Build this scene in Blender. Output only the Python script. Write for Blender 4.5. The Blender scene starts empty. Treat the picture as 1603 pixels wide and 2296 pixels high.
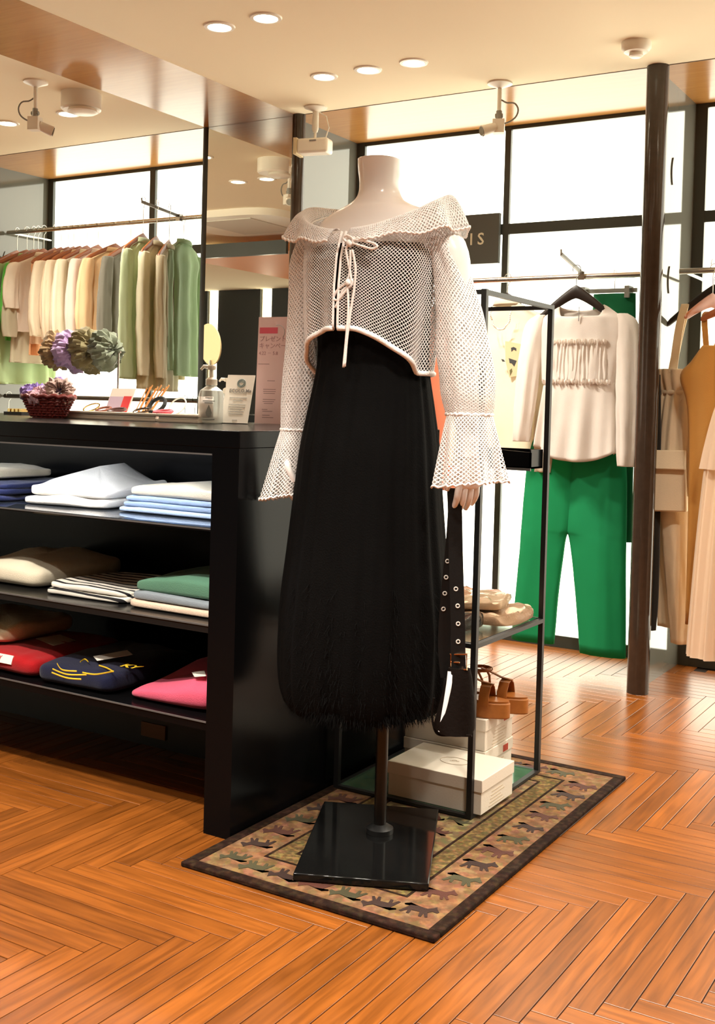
import bpy, math, random
from math import sin, cos, pi, radians, sqrt, atan2, hypot
from mathutils import Vector, Matrix, noise
random.seed(7)
SC = bpy.context.scene
COL = SC.collection

# ------------------------------------------------------------------ camera
F, PPX, PPY, EYE = 2514.49, 801.5, 972.63, 1.10
YAW, PITCH, ROLL = radians(31.3759), radians(-1.4061), radians(1.5442)
fwd = Vector((-sin(YAW) * cos(PITCH), cos(YAW) * cos(PITCH), sin(PITCH)))
rgt = Vector((cos(YAW), sin(YAW), 0.0)); upv = rgt.cross(fwd)
r2 = cos(ROLL) * rgt + sin(ROLL) * upv
u2 = -sin(ROLL) * rgt + cos(ROLL) * upv
CAMPOS = Vector((0, 0, EYE))
cd = bpy.data.cameras.new('camera'); cam = bpy.data.objects.new('camera', cd); COL.objects.link(cam)
cam.matrix_world = Matrix(((r2.x, u2.x, -fwd.x, 0), (r2.y, u2.y, -fwd.y, 0), (r2.z, u2.z, -fwd.z, EYE), (0, 0, 0, 1)))
cd.sensor_fit = 'VERTICAL'; cd.sensor_height = 36.0; cd.lens = F * 36.0 / 2296
cd.shift_y = -(1148 - PPY) / 2296; cd.shift_x = 0; cd.clip_start = 0.02; cd.clip_end = 60
SC.camera = cam

def ray(x, y): return r2 * ((x - PPX) / F) - u2 * ((y - PPY) / F) + fwd
def PZ(x, y, z): d = ray(x, y); return CAMPOS + d * ((z - EYE) / d.z)
def PY(x, y, Y): d = ray(x, y); return CAMPOS + d * (Y / d.y)
def PX(x, y, X): d = ray(x, y); return CAMPOS + d * (X / d.x)

# ------------------------------------------------------------------ world, exposure
w = bpy.data.worlds.new('world'); SC.world = w; w.use_nodes = True
w.node_tree.nodes['Background'].inputs[0].default_value = (1.0, 0.86, 0.66, 1)
w.node_tree.nodes['Background'].inputs[1].default_value = 0.05
SC.view_settings.view_transform = 'Standard'; SC.view_settings.look = 'None'
SC.view_settings.exposure = 0.65; SC.view_settings.gamma = 1.0; SC.view_settings.use_curve_mapping = False
PANEL_E = 2.6         # luminous wall panels
SPOT_W = 46.0          # ceiling downlights
WARM = (1.0, 0.92, 0.80)

# ------------------------------------------------------------------ materials
MATS = {}
def lin(c):
    if isinstance(c, str):
        c = c.lstrip('#'); c = tuple(int(c[i:i + 2], 16) / 255 for i in (0, 2, 4))
        return tuple((v / 12.92 if v <= .04045 else ((v + .055) / 1.055) ** 2.4) for v in c)
    return c
def mat(name, col=(.8, .8, .8), rough=.5, metal=0, spec=.5, emit=None, estr=0, trans=0, ior=1.45, bump=0, bscale=200,
        vary=0, sheen=0, thin=0, coat=0, vscale=12, alpha=1):
    if name in MATS: return MATS[name]
    m = bpy.data.materials.new(name); m.use_nodes = True; nt = m.node_tree; N = nt.nodes; L = nt.links
    b = N['Principled BSDF']; c = lin(col)
    b.inputs['Base Color'].default_value = (*c, 1); b.inputs['Roughness'].default_value = rough
    b.inputs['Metallic'].default_value = metal; b.inputs['Specular IOR Level'].default_value = spec
    b.inputs['IOR'].default_value = ior; b.inputs['Transmission Weight'].default_value = trans
    b.inputs['Coat Weight'].default_value = coat; b.inputs['Alpha'].default_value = alpha
    if sheen: b.inputs['Sheen Weight'].default_value = sheen; b.inputs['Sheen Roughness'].default_value = .5
    if emit:
        b.inputs['Emission Color'].default_value = (*lin(emit), 1); b.inputs['Emission Strength'].default_value = estr
    tc = None
    if bump or vary:
        tc = N.new('ShaderNodeTexCoord')
    if vary:
        nz = N.new('ShaderNodeTexNoise'); nz.inputs['Scale'].default_value = vscale; nz.inputs['Detail'].default_value = 6
        L.new(tc.outputs['Object'], nz.inputs['Vector'])
        mx = N.new('ShaderNodeMix'); mx.data_type = 'RGBA'
        mx.inputs[6].default_value = (*[max(0, v * (1 - vary)) for v in c], 1); mx.inputs[7].default_value = (*[min(1, v * (1 + vary)) for v in c], 1)
        L.new(nz.outputs['Fac'], mx.inputs[0]); L.new(mx.outputs[2], b.inputs['Base Color'])
    if bump:
        nb = N.new('ShaderNodeTexNoise'); nb.inputs['Scale'].default_value = bscale; nb.inputs['Detail'].default_value = 3
        bp = N.new('ShaderNodeBump'); bp.inputs['Strength'].default_value = bump; bp.inputs['Distance'].default_value = .004
        L.new(tc.outputs['Object'], nb.inputs['Vector']); L.new(nb.outputs['Fac'], bp.inputs['Height']); L.new(bp.outputs['Normal'], b.inputs['Normal'])
    if thin:
        tr = N.new('ShaderNodeBsdfTranslucent'); tr.inputs['Color'].default_value = (*c, 1)
        ms = N.new('ShaderNodeMixShader'); ms.inputs[0].default_value = thin
        L.new(b.outputs[0], ms.inputs[1]); L.new(tr.outputs[0], ms.inputs[2])
        L.new(ms.outputs[0], N['Material Output'].inputs['Surface'])
    MATS[name] = m; return m
def fab(name, col, thin=0, vary=.10, bump=.25, bscale=350, sheen=.15):
    return mat('fabric_' + name, col, rough=.9, spec=.15, vary=vary, bump=bump, bscale=bscale, thin=thin, sheen=sheen)

def wood_floor():
    m = bpy.data.materials.new('oak_parquet'); m.use_nodes = True; nt = m.node_tree; N = nt.nodes; L = nt.links
    b = N['Principled BSDF']; b.inputs['Roughness'].default_value = .30; b.inputs['Specular IOR Level'].default_value = .5
    uv = N.new('ShaderNodeUVMap'); oi = N.new('ShaderNodeObjectInfo'); ge = N.new('ShaderNodeNewGeometry')
    ad = N.new('ShaderNodeMath'); ad.operation = 'ADD'; fr = N.new('ShaderNodeMath'); fr.operation = 'FRACT'
    L.new(oi.outputs['Random'], ad.inputs[0]); L.new(ge.outputs['Random Per Island'], ad.inputs[1]); L.new(ad.outputs[0], fr.inputs[0])
    off = N.new('ShaderNodeVectorMath'); off.operation = 'MULTIPLY_ADD'
    cb = N.new('ShaderNodeCombineXYZ'); L.new(fr.outputs[0], cb.inputs[0]); L.new(fr.outputs[0], cb.inputs[1])
    off.inputs[1].default_value = (37, 53, 0); L.new(cb.outputs[0], off.inputs[0]); L.new(uv.outputs[0], off.inputs[2])
    mp = N.new('ShaderNodeMapping'); mp.inputs['Scale'].default_value = (3.0, 42, 1); L.new(off.outputs[0], mp.inputs[0])
    nz = N.new('ShaderNodeTexNoise'); nz.inputs['Scale'].default_value = 1.6; nz.inputs['Detail'].default_value = 8; nz.inputs['Distortion'].default_value = .6
    L.new(mp.outputs[0], nz.inputs['Vector'])
    cr = N.new('ShaderNodeValToRGB'); cr.color_ramp.elements[0].position = .32; cr.color_ramp.elements[1].position = .72
    cr.color_ramp.elements[0].color = (*lin('#723f14'), 1); cr.color_ramp.elements[1].color = (*lin('#9a5820'), 1)
    L.new(nz.outputs['Fac'], cr.inputs[0])
    hv = N.new('ShaderNodeHueSaturation'); mr = N.new('ShaderNodeMapRange'); mr.inputs[3].default_value = .74; mr.inputs[4].default_value = 1.12
    L.new(fr.outputs[0], mr.inputs[0]); L.new(mr.outputs[0], hv.inputs['Value']); L.new(cr.outputs[0], hv.inputs['Color'])
    L.new(hv.outputs[0], b.inputs['Base Color'])
    bp = N.new('ShaderNodeBump'); bp.inputs['Strength'].default_value = .12; bp.inputs['Distance'].default_value = .002
    L.new(nz.outputs['Fac'], bp.inputs['Height']); L.new(bp.outputs[0], b.inputs['Normal'])
    return m
def wood_ceiling():
    m = bpy.data.materials.new('gloss_wood_ceiling'); m.use_nodes = True; nt = m.node_tree; N = nt.nodes; L = nt.links
    b = N['Principled BSDF']; b.inputs['Roughness'].default_value = .2; b.inputs['Specular IOR Level'].default_value = .3
    tc = N.new('ShaderNodeTexCoord'); mp = N.new('ShaderNodeMapping'); mp.inputs['Scale'].default_value = (3, 30, 3)
    nz = N.new('ShaderNodeTexNoise'); nz.inputs['Scale'].default_value = 2; nz.inputs['Detail'].default_value = 6
    L.new(tc.outputs['Object'], mp.inputs[0]); L.new(mp.outputs[0], nz.inputs['Vector'])
    cr = N.new('ShaderNodeValToRGB'); cr.color_ramp.elements[0].color = (*lin('#a5733f'), 1); cr.color_ramp.elements[1].color = (*lin('#be8a50'), 1)
    L.new(nz.outputs['Fac'], cr.inputs[0]); L.new(cr.outputs[0], b.inputs['Base Color'])
    return m
def rug_mat(name, c1, c2, c3, scale):
    m = bpy.data.materials.new(name); m.use_nodes = True; nt = m.node_tree; N = nt.nodes; L = nt.links
    b = N['Principled BSDF']; b.inputs['Roughness'].default_value = .95; b.inputs['Specular IOR Level'].default_value = .1
    tc = N.new('ShaderNodeTexCoord'); nz = N.new('ShaderNodeTexNoise'); nz.inputs['Scale'].default_value = scale; nz.inputs['Detail'].default_value = 5
    vo = N.new('ShaderNodeTexVoronoi'); vo.inputs['Scale'].default_value = scale * 1.3
    L.new(tc.outputs['Object'], nz.inputs['Vector']); L.new(tc.outputs['Object'], vo.inputs['Vector'])
    cr = N.new('ShaderNodeValToRGB'); e = cr.color_ramp.elements
    e[0].position = .36; e[0].color = (*lin(c1), 1); e[1].position = .62; e[1].color = (*lin(c2), 1)
    x = e.new(.5); x.color = (*lin(c3), 1)
    L.new(nz.outputs['Fac'], cr.inputs[0])
    mx = N.new('ShaderNodeMix'); mx.data_type = 'RGBA'; mx.inputs[0].default_value = .25
    L.new(cr.outputs[0], mx.inputs[6]); L.new(vo.outputs['Color'], mx.inputs[7])
    mx.blend_type = 'MULTIPLY'; L.new(mx.outputs[2], b.inputs['Base Color'])
    nb = N.new('ShaderNodeTexNoise'); nb.inputs['Scale'].default_value = 700; bp = N.new('ShaderNodeBump'); bp.inputs['Strength'].default_value = .5
    bp.inputs['Distance'].default_value = .003
    L.new(tc.outputs['Object'], nb.inputs['Vector']); L.new(nb.outputs['Fac'], bp.inputs['Height']); L.new(bp.outputs[0], b.inputs['Normal'])
    return m
def stripes(name, c1, c2, period, duty, axis):
    m = bpy.data.materials.new(name); m.use_nodes = True; nt = m.node_tree; N = nt.nodes; L = nt.links
    b = N['Principled BSDF']; b.inputs['Roughness'].default_value = .9
    tc = N.new('ShaderNodeTexCoord'); sp = N.new('ShaderNodeSeparateXYZ'); nz = N.new('ShaderNodeTexNoise'); nz.inputs['Scale'].default_value = 9
    L.new(tc.outputs['Object'], nz.inputs['Vector']); L.new(tc.outputs['Object'], sp.inputs[0])
    a1 = N.new('ShaderNodeMath'); a1.operation = 'MULTIPLY_ADD'; a1.inputs[1].default_value = .006; L.new(nz.outputs['Fac'], a1.inputs[0]); L.new(sp.outputs[axis], a1.inputs[2])
    # fold direction also follows height so the front edge shows the stripes
    a0 = N.new('ShaderNodeMath'); a0.operation = 'ADD'; L.new(a1.outputs[0], a0.inputs[0]); L.new(sp.outputs[2], a0.inputs[1])
    d = N.new('ShaderNodeMath'); d.operation = 'DIVIDE'; d.inputs[1].default_value = period; L.new(a0.outputs[0], d.inputs[0])
    fr = N.new('ShaderNodeMath'); fr.operation = 'FRACT'; L.new(d.outputs[0], fr.inputs[0])
    lt = N.new('ShaderNodeMath'); lt.operation = 'LESS_THAN'; lt.inputs[1].default_value = duty; L.new(fr.outputs[0], lt.inputs[0])
    mx = N.new('ShaderNodeMix'); mx.data_type = 'RGBA'; mx.inputs[6].default_value = (*lin(c1), 1); mx.inputs[7].default_value = (*lin(c2), 1)
    L.new(lt.outputs[0], mx.inputs[0]); L.new(mx.outputs[2], b.inputs['Base Color'])
    return m
M_OAK = wood_floor(); M_CWOOD = wood_ceiling()
M_CEIL = mat('ceiling_paint', '#efe2c6', .85, spec=.2, bump=.05, bscale=300)
M_BLACK = mat('black_lacquer', (.003, .003, .0034), .22, spec=.12)
M_BLACKM = mat('black_satin', (.010, .010, .010), .45)
M_BAR = mat('bronze_black_bar', (.050, .055, .050), .30, spec=.5)
M_COLM = mat('dark_brown_gloss', (.045, .030, .021), .12, spec=.6, vary=.3, vscale=40)
M_LIT = mat('luminous_panel', (.9, .9, .85), .35, emit=(1.0, .98, .80), estr=PANEL_E)
M_FIN = mat('smoked_glass_panel', (.13, .13, .11), .06, spec=.8, ior=1.5)
M_MIRROR = mat('mirror_glass', (.80, .78, .72), .01, metal=1)
M_WHITE = mat('white_plastic', '#efe8da', .35)
M_STEEL = mat('brushed_steel', (.62, .60, .55), .22, metal=1)
M_CHROME = mat('chrome', (.8, .8, .78), .08, metal=1)
M_GOLD = mat('copper_gold', (.75, .42, .22), .25, metal=1)
M_GLASS = mat('green_tint_glass', (.75, .92, .82), .03, trans=1, ior=1.35)
M_CLEAR = mat('clear_plastic', (.95, .96, .95), .08, trans=.9, ior=1.25)
M_PAPER = mat('white_card', '#f3eee4', .6)
M_INK = mat('dark_ink', (.05, .05, .05), .7)
M_GREYINK = mat('grey_ink', (.28, .27, .26), .7)
M_LAMP = mat('lamp_lens', (1, .95, .85), .3, emit=(1.0, .86, .62), estr=22)

# ------------------------------------------------------------------ mesh building
WORLD = {}
def wloc(o): return WORLD.get(o.name, Vector((0, 0, 0)))
class MB:
    def __init__(s): s.v = []; s.f = []
    def add(s, vs, fs):
        k = len(s.v); s.v += [tuple(p) for p in vs]; s.f += [tuple(i + k for i in q) for q in fs]; return s
    def box(s, x0, x1, y0, y1, z0, z1):
        return s.add([(x0, y0, z0), (x1, y0, z0), (x1, y1, z0), (x0, y1, z0), (x0, y0, z1), (x1, y0, z1), (x1, y1, z1), (x0, y1, z1)],
                     [(0, 3, 2, 1), (4, 5, 6, 7), (0, 1, 5, 4), (1, 2, 6, 5), (2, 3, 7, 6), (3, 0, 4, 7)])
    def obox(s, c, ax, ay, az):
        c = Vector(c); ax = Vector(ax); ay = Vector(ay); az = Vector(az)
        vs = [c + a * ax + b * ay + d * az for d in (-1, 1) for a, b in ((-1, -1), (1, -1), (1, 1), (-1, 1))]
        return s.add(vs, [(0, 3, 2, 1), (4, 5, 6, 7), (0, 1, 5, 4), (1, 2, 6, 5), (2, 3, 7, 6), (3, 0, 4, 7)])
    def bar(s, a, b, wd, ht, up=(0, 0, 1)):
        a = Vector(a); b = Vector(b); d = (b - a); n = d.normalized(); up = Vector(up)
        if abs(n.dot(up)) > .95: up = Vector((0, 1, 0))
        sd = n.cross(up).normalized(); uu = sd.cross(n)
        return s.obox((a + b) / 2, d / 2, sd * wd / 2, uu * ht / 2)
    def rings(s, R, closed=True, cap0=True, cap1=True):
        n = len(R[0]); vs = [p for r in R for p in r]; fs = []
        for j in range(len(R) - 1):
            for i in range(n if closed else n - 1):
                a = j * n + i; b = j * n + (i + 1) % n
                fs.append((a, b, b + n, a + n))
        if cap0: fs.append(tuple(range(n))[::-1])
        if cap1: fs.append(tuple((len(R) - 1) * n + i for i in range(n)))
        return s.add(vs, fs)
    def tube(s, pts, r, n=8, closed=False, cap=True, flat=1.0, up=None):
        pts = [Vector(p) for p in pts]; m = len(pts); R = []
        t0 = (pts[1] - pts[0]).normalized(); ref = Vector(up) if up else (Vector((0, 0, 1)) if abs(t0.z) < .9 else Vector((1, 0, 0)))
        nx = (ref - t0 * ref.dot(t0)).normalized()
        for i, p in enumerate(pts):
            if closed: t = (pts[(i + 1) % m] - pts[i - 1])
            else: t = pts[min(i + 1, m - 1)] - pts[max(i - 1, 0)]
            t.normalize(); nx = (nx - t * nx.dot(t)).normalized(); ny = t.cross(nx)
            rr = r[i] if isinstance(r, (list, tuple)) else r
            R.append([p + nx * (rr * cos(2 * pi * k / n)) + ny * (rr * flat * sin(2 * pi * k / n)) for k in range(n)])
        if closed: R.append(R[0]); return s.rings(R, cap0=False, cap1=False)
        return s.rings(R, cap0=cap, cap1=cap)
    def ribbon(s, pts, wd, th, side):
        """flat strap along pts, width along 'side' vector, thickness th"""
        pts = [Vector(p) for p in pts]; R = []; sd = Vector(side).normalized()
        for i, p in enumerate(pts):
            t = (pts[min(i + 1, len(pts) - 1)] - pts[max(i - 1, 0)]).normalized(); nn = t.cross(sd).normalized()
            wv = wd[i] if isinstance(wd, (list, tuple)) else wd
            R.append([p + sd * wv / 2 + nn * th / 2, p - sd * wv / 2 + nn * th / 2, p - sd * wv / 2 - nn * th / 2, p + sd * wv / 2 - nn * th / 2])
        return s.rings(R)
    def lathe(s, c, prof, n=24, cap0=True, cap1=True):
        return s.rings([[(c[0] + r * cos(2 * pi * k / n), c[1] + r * sin(2 * pi * k / n), c[2] + z) for k in range(n)] for r, z in prof], cap0=cap0, cap1=cap1)
    def cyl(s, a, b, r, n=14): return s.tube([a, b], r, n)
    def prism(s, poly, vec):
        k = len(poly); vec = Vector(vec); a = [Vector(p) for p in poly]
        fs = [tuple(range(k))[::-1], tuple(range(k, 2 * k))] + [(i, (i + 1) % k, k + (i + 1) % k, k + i) for i in range(k)]
        return s.add(a + [p + vec for p in a], fs)
    def grid(s, fn, nu, nv, cu=False):
        vs = [fn(i / nu, j / nv) for j in range(nv + 1) for i in range(nu + (0 if cu else 1))]
        n = nu + (0 if cu else 1); fs = []
        for j in range(nv):
            for i in range(nu):
                a = j * n + i; b = j * n + ((i + 1) % n if cu else i + 1)
                fs.append((a, b, b + n, a + n))
        return s.add(vs, fs)
    def build(s, name, m, parent=None, sharp=38, kind=None):
        off = wloc(parent) if parent else Vector((0, 0, 0))
        me = bpy.data.meshes.new(name); me.from_pydata([(p[0] - off.x, p[1] - off.y, p[2] - off.z) for p in s.v], [], s.f); me.update()
        me.polygons.foreach_set('use_smooth', [True] * len(me.polygons))
        if sharp < 180: me.set_sharp_from_angle(angle=radians(sharp))
        if m: me.materials.append(m)
        o = bpy.data.objects.new(name, me); COL.objects.link(o)
        if parent: o.parent = parent
        WORLD[o.name] = off
        if kind: o['kind'] = kind
        return o
def tag(o, label, cat, group=None):
    o['label'] = label; o['category'] = cat
    if group: o['group'] = group
    return o
def thing(name, label, cat, loc, group=None):
    o = bpy.data.objects.new(name, None); COL.objects.link(o); o.empty_display_size = .05
    o.location = loc; WORLD[o.name] = Vector(loc); return tag(o, label, cat, group)
def struct(o): o['kind'] = 'structure'; return o
def solidify(o, t, off=0):
    md = o.modifiers.new('thickness', 'SOLIDIFY'); md.thickness = t; md.offset = off; return o
def bevel(o, wd, seg=2):
    md = o.modifiers.new('bevel', 'BEVEL'); md.width = wd; md.segments = seg; md.limit_method = 'ANGLE'; return o
def nz(*p, s=1.0): return noise.noise(Vector(p) * s)
def cat_rom(P, rows):
    """smooth interpolation of a list of equal-length tuples"""
    out = []; n = len(P)
    for k in range(rows):
        t = k / (rows - 1) * (n - 1); i = min(int(t), n - 2); u = t - i
        p0, p1, p2, p3 = P[max(i - 1, 0)], P[i], P[i + 1], P[min(i + 2, n - 1)]
        out.append(tuple(.5 * (2 * b + (c - a) * u + (2 * a - 5 * b + 4 * c - d) * u * u + (3 * b - a - 3 * c + d) * u ** 3) for a, b, c, d in zip(p0, p1, p2, p3)))
    return out
def loft(mb, secs, n=32, rows=24, fold=0, nf=7, seed=0, ex=2.0, yaw=0, org=None, cap=True, fold_grow=True, wr=0):
    """secs: (cx,cy,cz,rx,ry) horizontal sections top to bottom; soft folds run down the length"""
    R = []; S = cat_rom(secs, rows); cy_, sy_ = cos(yaw), sin(yaw)
    for k, (cx, cy, cz, rx, ry) in enumerate(S):
        t = k / (rows - 1); ring = []
        rx = max(rx, .0015); ry = max(ry, .0015)
        for i in range(n):
            a = 2 * pi * i / n; ca, sa = cos(a), sin(a)
            fx = abs(ca) ** (2 / ex) * (1 if ca >= 0 else -1); fy = abs(sa) ** (2 / ex) * (1 if sa >= 0 else -1)
            amp = fold * (t if fold_grow else 1) * (.6 * sin(nf * a + seed * 3.1 + .8 * sin(2 * t + seed)) + .6 * nz(ca * 1.7 + seed, sa * 1.7, t * 1.2, s=1.6))
            if wr: amp += wr * nz(cx * 9 + ca * 3 + seed, sa * 3, cz * 14)
            x = cx + fx * (rx + amp * .5); y = cy + fy * ry + amp * (1 if sa >= 0 else -1) * (.9 if abs(sa) > .2 else .3)
            ring.append((x, y, cz))
        R.append(ring)
    if yaw or org:
        ox, oy, oz = org if org else (0, 0, 0)
        R = [[(ox + x * cy_ - y * sy_, oy + x * sy_ + y * cy_, oz + z) for x, y, z in r] for r in R]
    return mb.rings(R, cap0=cap, cap1=cap)
def slab(mb, c, wd, dp, ht, yaw=0, e=.32, seed=0, amp=.006, nu=40, nv=14, topslope=(0, 0), sc=7, lump=None, zexp=.45):
    """soft rounded slab (folded cloth); c = centre of its underside"""
    R = []; cy_, sy_ = cos(yaw), sin(yaw)
    sp = lambda v, q: abs(v) ** q * (1 if v >= 0 else -1)
    for j in range(nv + 1):
        ph = -pi / 2 + pi * j / nv; ring = []
        for i in range(nu):
            th = 2 * pi * i / nu
            x = wd / 2 * sp(cos(ph), e) * sp(cos(th), e); y = dp / 2 * sp(cos(ph), e) * sp(sin(th), e); z = ht / 2 * (1 + sp(sin(ph), zexp))
            k = z / ht
            d = amp * (noise.noise(Vector((x * sc + seed * 7.3, y * sc, seed * 1.7))) + .35 * noise.noise(Vector((x * sc * 3.1 + seed, y * sc * 2.2, seed * 3.1))))
            z += k * (d * 2 + topslope[0] * x + topslope[1] * y + (lump(x / wd, y / dp) if lump else 0)); x += d * 1.2; y += d * 1.2 * nz(x * 9, seed, y * 9) * 2
            ring.append((c[0] + x * cy_ - y * sy_, c[1] + x * sy_ + y * cy_, c[2] + max(z, 0)))
        R.append(ring)
    return mb.rings(R)
def text_mesh(txt, size, mb, org, xdir, ydir, lift=0, align='LEFT', depth=.0004, bold=0):
    cu = bpy.data.curves.new('t', 'FONT'); cu.body = txt; cu.size = size; cu.align_x = align; cu.extrude = depth; cu.resolution_u = 2; cu.offset = bold
    o = bpy.data.objects.new('t', cu); COL.objects.link(o)
    dg = bpy.context.evaluated_depsgraph_get(); me = bpy.data.meshes.new_from_object(o.evaluated_get(dg))
    xd = Vector(xdir).normalized(); yd = Vector(ydir).normalized(); zd = xd.cross(yd); org = Vector(org)
    mb.add([org + xd * v.co.x + yd * v.co.y + zd * (v.co.z + lift) for v in me.vertices], [tuple(p.vertices) for p in me.polygons])
    bpy.data.objects.remove(o); bpy.data.curves.remove(cu); bpy.data.meshes.remove(me)
    return mb
def arc(c, r, a0, a1, n, ax, ay):
    c = Vector(c); ax = Vector(ax); ay = Vector(ay)
    return [c + ax * (r * cos(a0 + (a1 - a0) * k / n)) + ay * (r * sin(a0 + (a1 - a0) * k / n)) for k in range(n + 1)]

# ================================================================== ROOM
H, YC, YW = 2.4546, 4.348, 4.953
XL, XR, YB = -9.6, 2.4, -3.2
# floor: slab (dark joints) + herringbone planks
b = MB().box(XL, XR, YB, YW + .6, -.05, -.0035); floor = struct(b.build('floor', mat('joint_dark', (.012, .005, .002), .9)))
PW, PL, A0, B0 = .0515, .573, -.867, 2.386
def inframe(p, mg=30):
    d = Vector(p) - CAMPOS; z = d.dot(fwd)
    if z < .3: return None
    x = PPX + F * d.dot(r2) / z; y = PPY - F * d.dot(u2) / z
    return (z, x, y) if -mg < x < 1603 + mg and -mg < y < 2296 + mg else None
planks = []
for row in range(-12, 13):
    a = A0 + row * (PW - PL); bb = B0 + row * (PW + PL)
    for k in range(-160, 160):
        for typ in (0, 1):
            if typ == 0: cx, cy = a + (k + .5) * PW, bb + k * PW - PL / 2
            else: cx, cy = a + (k + 1) * PW - PL / 2, bb + (k + .5) * PW
            if XL + .3 < cx < XR - .3 and YB + .3 < cy < YW + .2: planks.append((cx, cy, typ))
def occl(x, y):   # hidden under the rug or the counter
    return (-1.70 < x < -1.03 and 2.10 < y < 3.25) or (x < -1.72 and y > 2.72 and y < 3.35)
vis = []
for p in planks:
    q = inframe((p[0], p[1], 0))
    if q and not occl(p[0], p[1]): vis.append((q[0], p))
vis.sort(key=lambda t: t[0]); near = [p for _, p in vis[:300]]; nearset = set(near)
def plank_mesh():
    g = .0012; hx, hy, e = PL / 2 - g, PW / 2 - g, .0007
    me = bpy.data.meshes.new('plank')
    vs = [(-hx, -hy, -.006), (hx, -hy, -.006), (hx, hy, -.006), (-hx, hy, -.006), (-hx, -hy, -e), (hx, -hy, -e), (hx, hy, -e), (-hx, hy, -e),
          (-hx + e, -hy + e, 0), (hx - e, -hy + e, 0), (hx - e, hy - e, 0), (-hx + e, hy - e, 0)]
    fs = [(8, 9, 10, 11)] + [(i, (i + 1) % 4, 4 + (i + 1) % 4, 4 + i) for i in range(4)] + [(4 + i, 4 + (i + 1) % 4, 8 + (i + 1) % 4, 8 + i) for i in range(4)]
    me.from_pydata(vs, [], fs); uv = me.uv_layers.new(name='UVMap')
    for l in me.loops: uv.data[l.index].uv = (vs[l.vertex_index][0], vs[l.vertex_index][1])
    me.materials.append(M_OAK); return me, vs, fs
pm, pvs, pfs = plank_mesh()
def clipy(cy, typ): return cy + (PL if typ == 0 else PW) / 2 > YW
for cx, cy, typ in near:
    o = bpy.data.objects.new('plank', pm); COL.objects.link(o); o.parent = floor; o.location = (cx, cy, 0)
    if typ == 0: o.rotation_euler.z = pi / 2
V, Fc, UV = [], [], []
for p in planks:
    if p in nearset: continue
    cx, cy, typ = p; k = len(V)
    V += [(cx + x, cy + y, z) if typ else (cx - y, cy + x, z) for x, y, z in pvs]; UV += [(x, y) for x, y, z in pvs]
    Fc += [tuple(i + k for i in q) for q in pfs]
me = bpy.data.meshes.new('plank_field'); me.from_pydata(V, [], Fc); uvl = me.uv_layers.new(name='UVMap')
for l in me.loops: uvl.data[l.index].uv = UV[l.vertex_index]
me.materials.append(M_OAK); o = bpy.data.objects.new('plank_field', me); COL.objects.link(o); o.parent = floor; o['kind'] = 'stuff'

# ceiling: cream slabs + flush glossy wood strips
SX0, SX1 = -3.574, -3.03
b = MB().box(SX1, XR, YB, YC, H, H + .08).box(XL, SX0, YB, YC, H, H + .08); ceiling = struct(b.build('ceiling', M_CEIL))
struct(MB().box(XL, XR, YC, YW + .1, H, H + .08).build('trim_1', M_CWOOD)); struct(MB().box(SX0, SX1, YB, YC, H, H + .08).build('trim_2', M_CWOOD))
# thin dark joint where wood meets plaster
struct(MB().box(SX1, XR, YC - .004, YC, H - .002, H + .01).box(XL, SX0, YC - .004, YC, H - .002, H + .01).build('trim_3', mat('joint_brown', (.12, .07, .03), .6)))

# back wall with luminous panels between dark bars
wall = struct(MB().box(XL, XR, YW + .06, YW + .12, 0, H).build('wall_back', M_BLACKM))
FINX = [-5.311, -3.066, -1.334]
bars = [(-5.311, -5.268), (-4.478, -4.436), (-3.66, -3.566), (-3.066, -3.019), (-2.236, -2.206), (-1.40, -1.334), (-1.334, -1.284), (-.55, -.52), (.26, .30), (1.1, 1.13), (XR - .04, XR),
        (-6.15, -6.12), (-7.0, -6.96), (-7.85, -7.8), (-8.7, -8.66), (XL, XL + .04)]
bars.sort()
Z0, ZM0, ZM1, Z1 = .055, 1.940, 1.990, 2.436
for x0, x1 in bars: MB().box(x0, x1, YW - .004, YW + .06, 0, H).build('mullion', M_BAR, wall)
for i in range(len(bars) - 1):
    x0, x1 = bars[i][1], bars[i + 1][0]
    if x1 - x0 < .02: continue
    MB().box(x0, x1, YW - .002, YW + .06, 0, Z0).build('base_rail', M_BAR, wall)
    MB().box(x0, x1, YW - .002, YW + .06, ZM0, ZM1).build('middle_rail', M_BAR, wall)
    MB().box(x0, x1, YW - .002, YW + .06, Z1, H).build('top_rail', M_BAR, wall)
    MB().box(x0, x1, YW + .015, YW + .06, Z0, ZM0).build('light_panel', M_LIT, wall)
    MB().box(x0, x1, YW + .015, YW + .06, ZM1, Z1).build('light_panel', M_LIT, wall)
# smoked glass fins between the bays
for i, fx in enumerate(FINX):
    f = struct(MB().box(fx - .018, fx, YC + .02, YW, 0, H).build('wall_fin_%d' % (i + 1), M_FIN))
    for zz in ((1.94, 2.0) if i == 2 else (1.80,)):
        pass
    hk = MB(); 
    for zc in ((2.10, 1.655) if i == 2 else (1.91,)):
        hk.tube(arc((fx + .002, YW - .24, zc), .11, radians(150), radians(210), 8, (0, 1, 0), (0, 0, 1)), .0025, 6)
    hk.build('arc_line', mat('thin_dark_arc', (.10, .09, .07), .5), f)  # thin dark arcs on the fin face
# mirror pillar
pil = struct(MB().box(-3.574, -3.084, YC + .012, YW, 0, H).build('wall_pillar', M_BLACKM))
MB().box(-3.560, -3.046, YC, YC + .012, .03, H - .001).build('mirror_pane', M_MIRROR, pil)
MB().cyl((-3.574, YC, 0), (-3.574, YC, H), .013).build('edge_pole', M_BAR, pil)
MB().cyl((-3.017, YC, 0), (-3.017, YC, H), .031, 24).build('corner_pole', M_COLM, pil)
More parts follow.
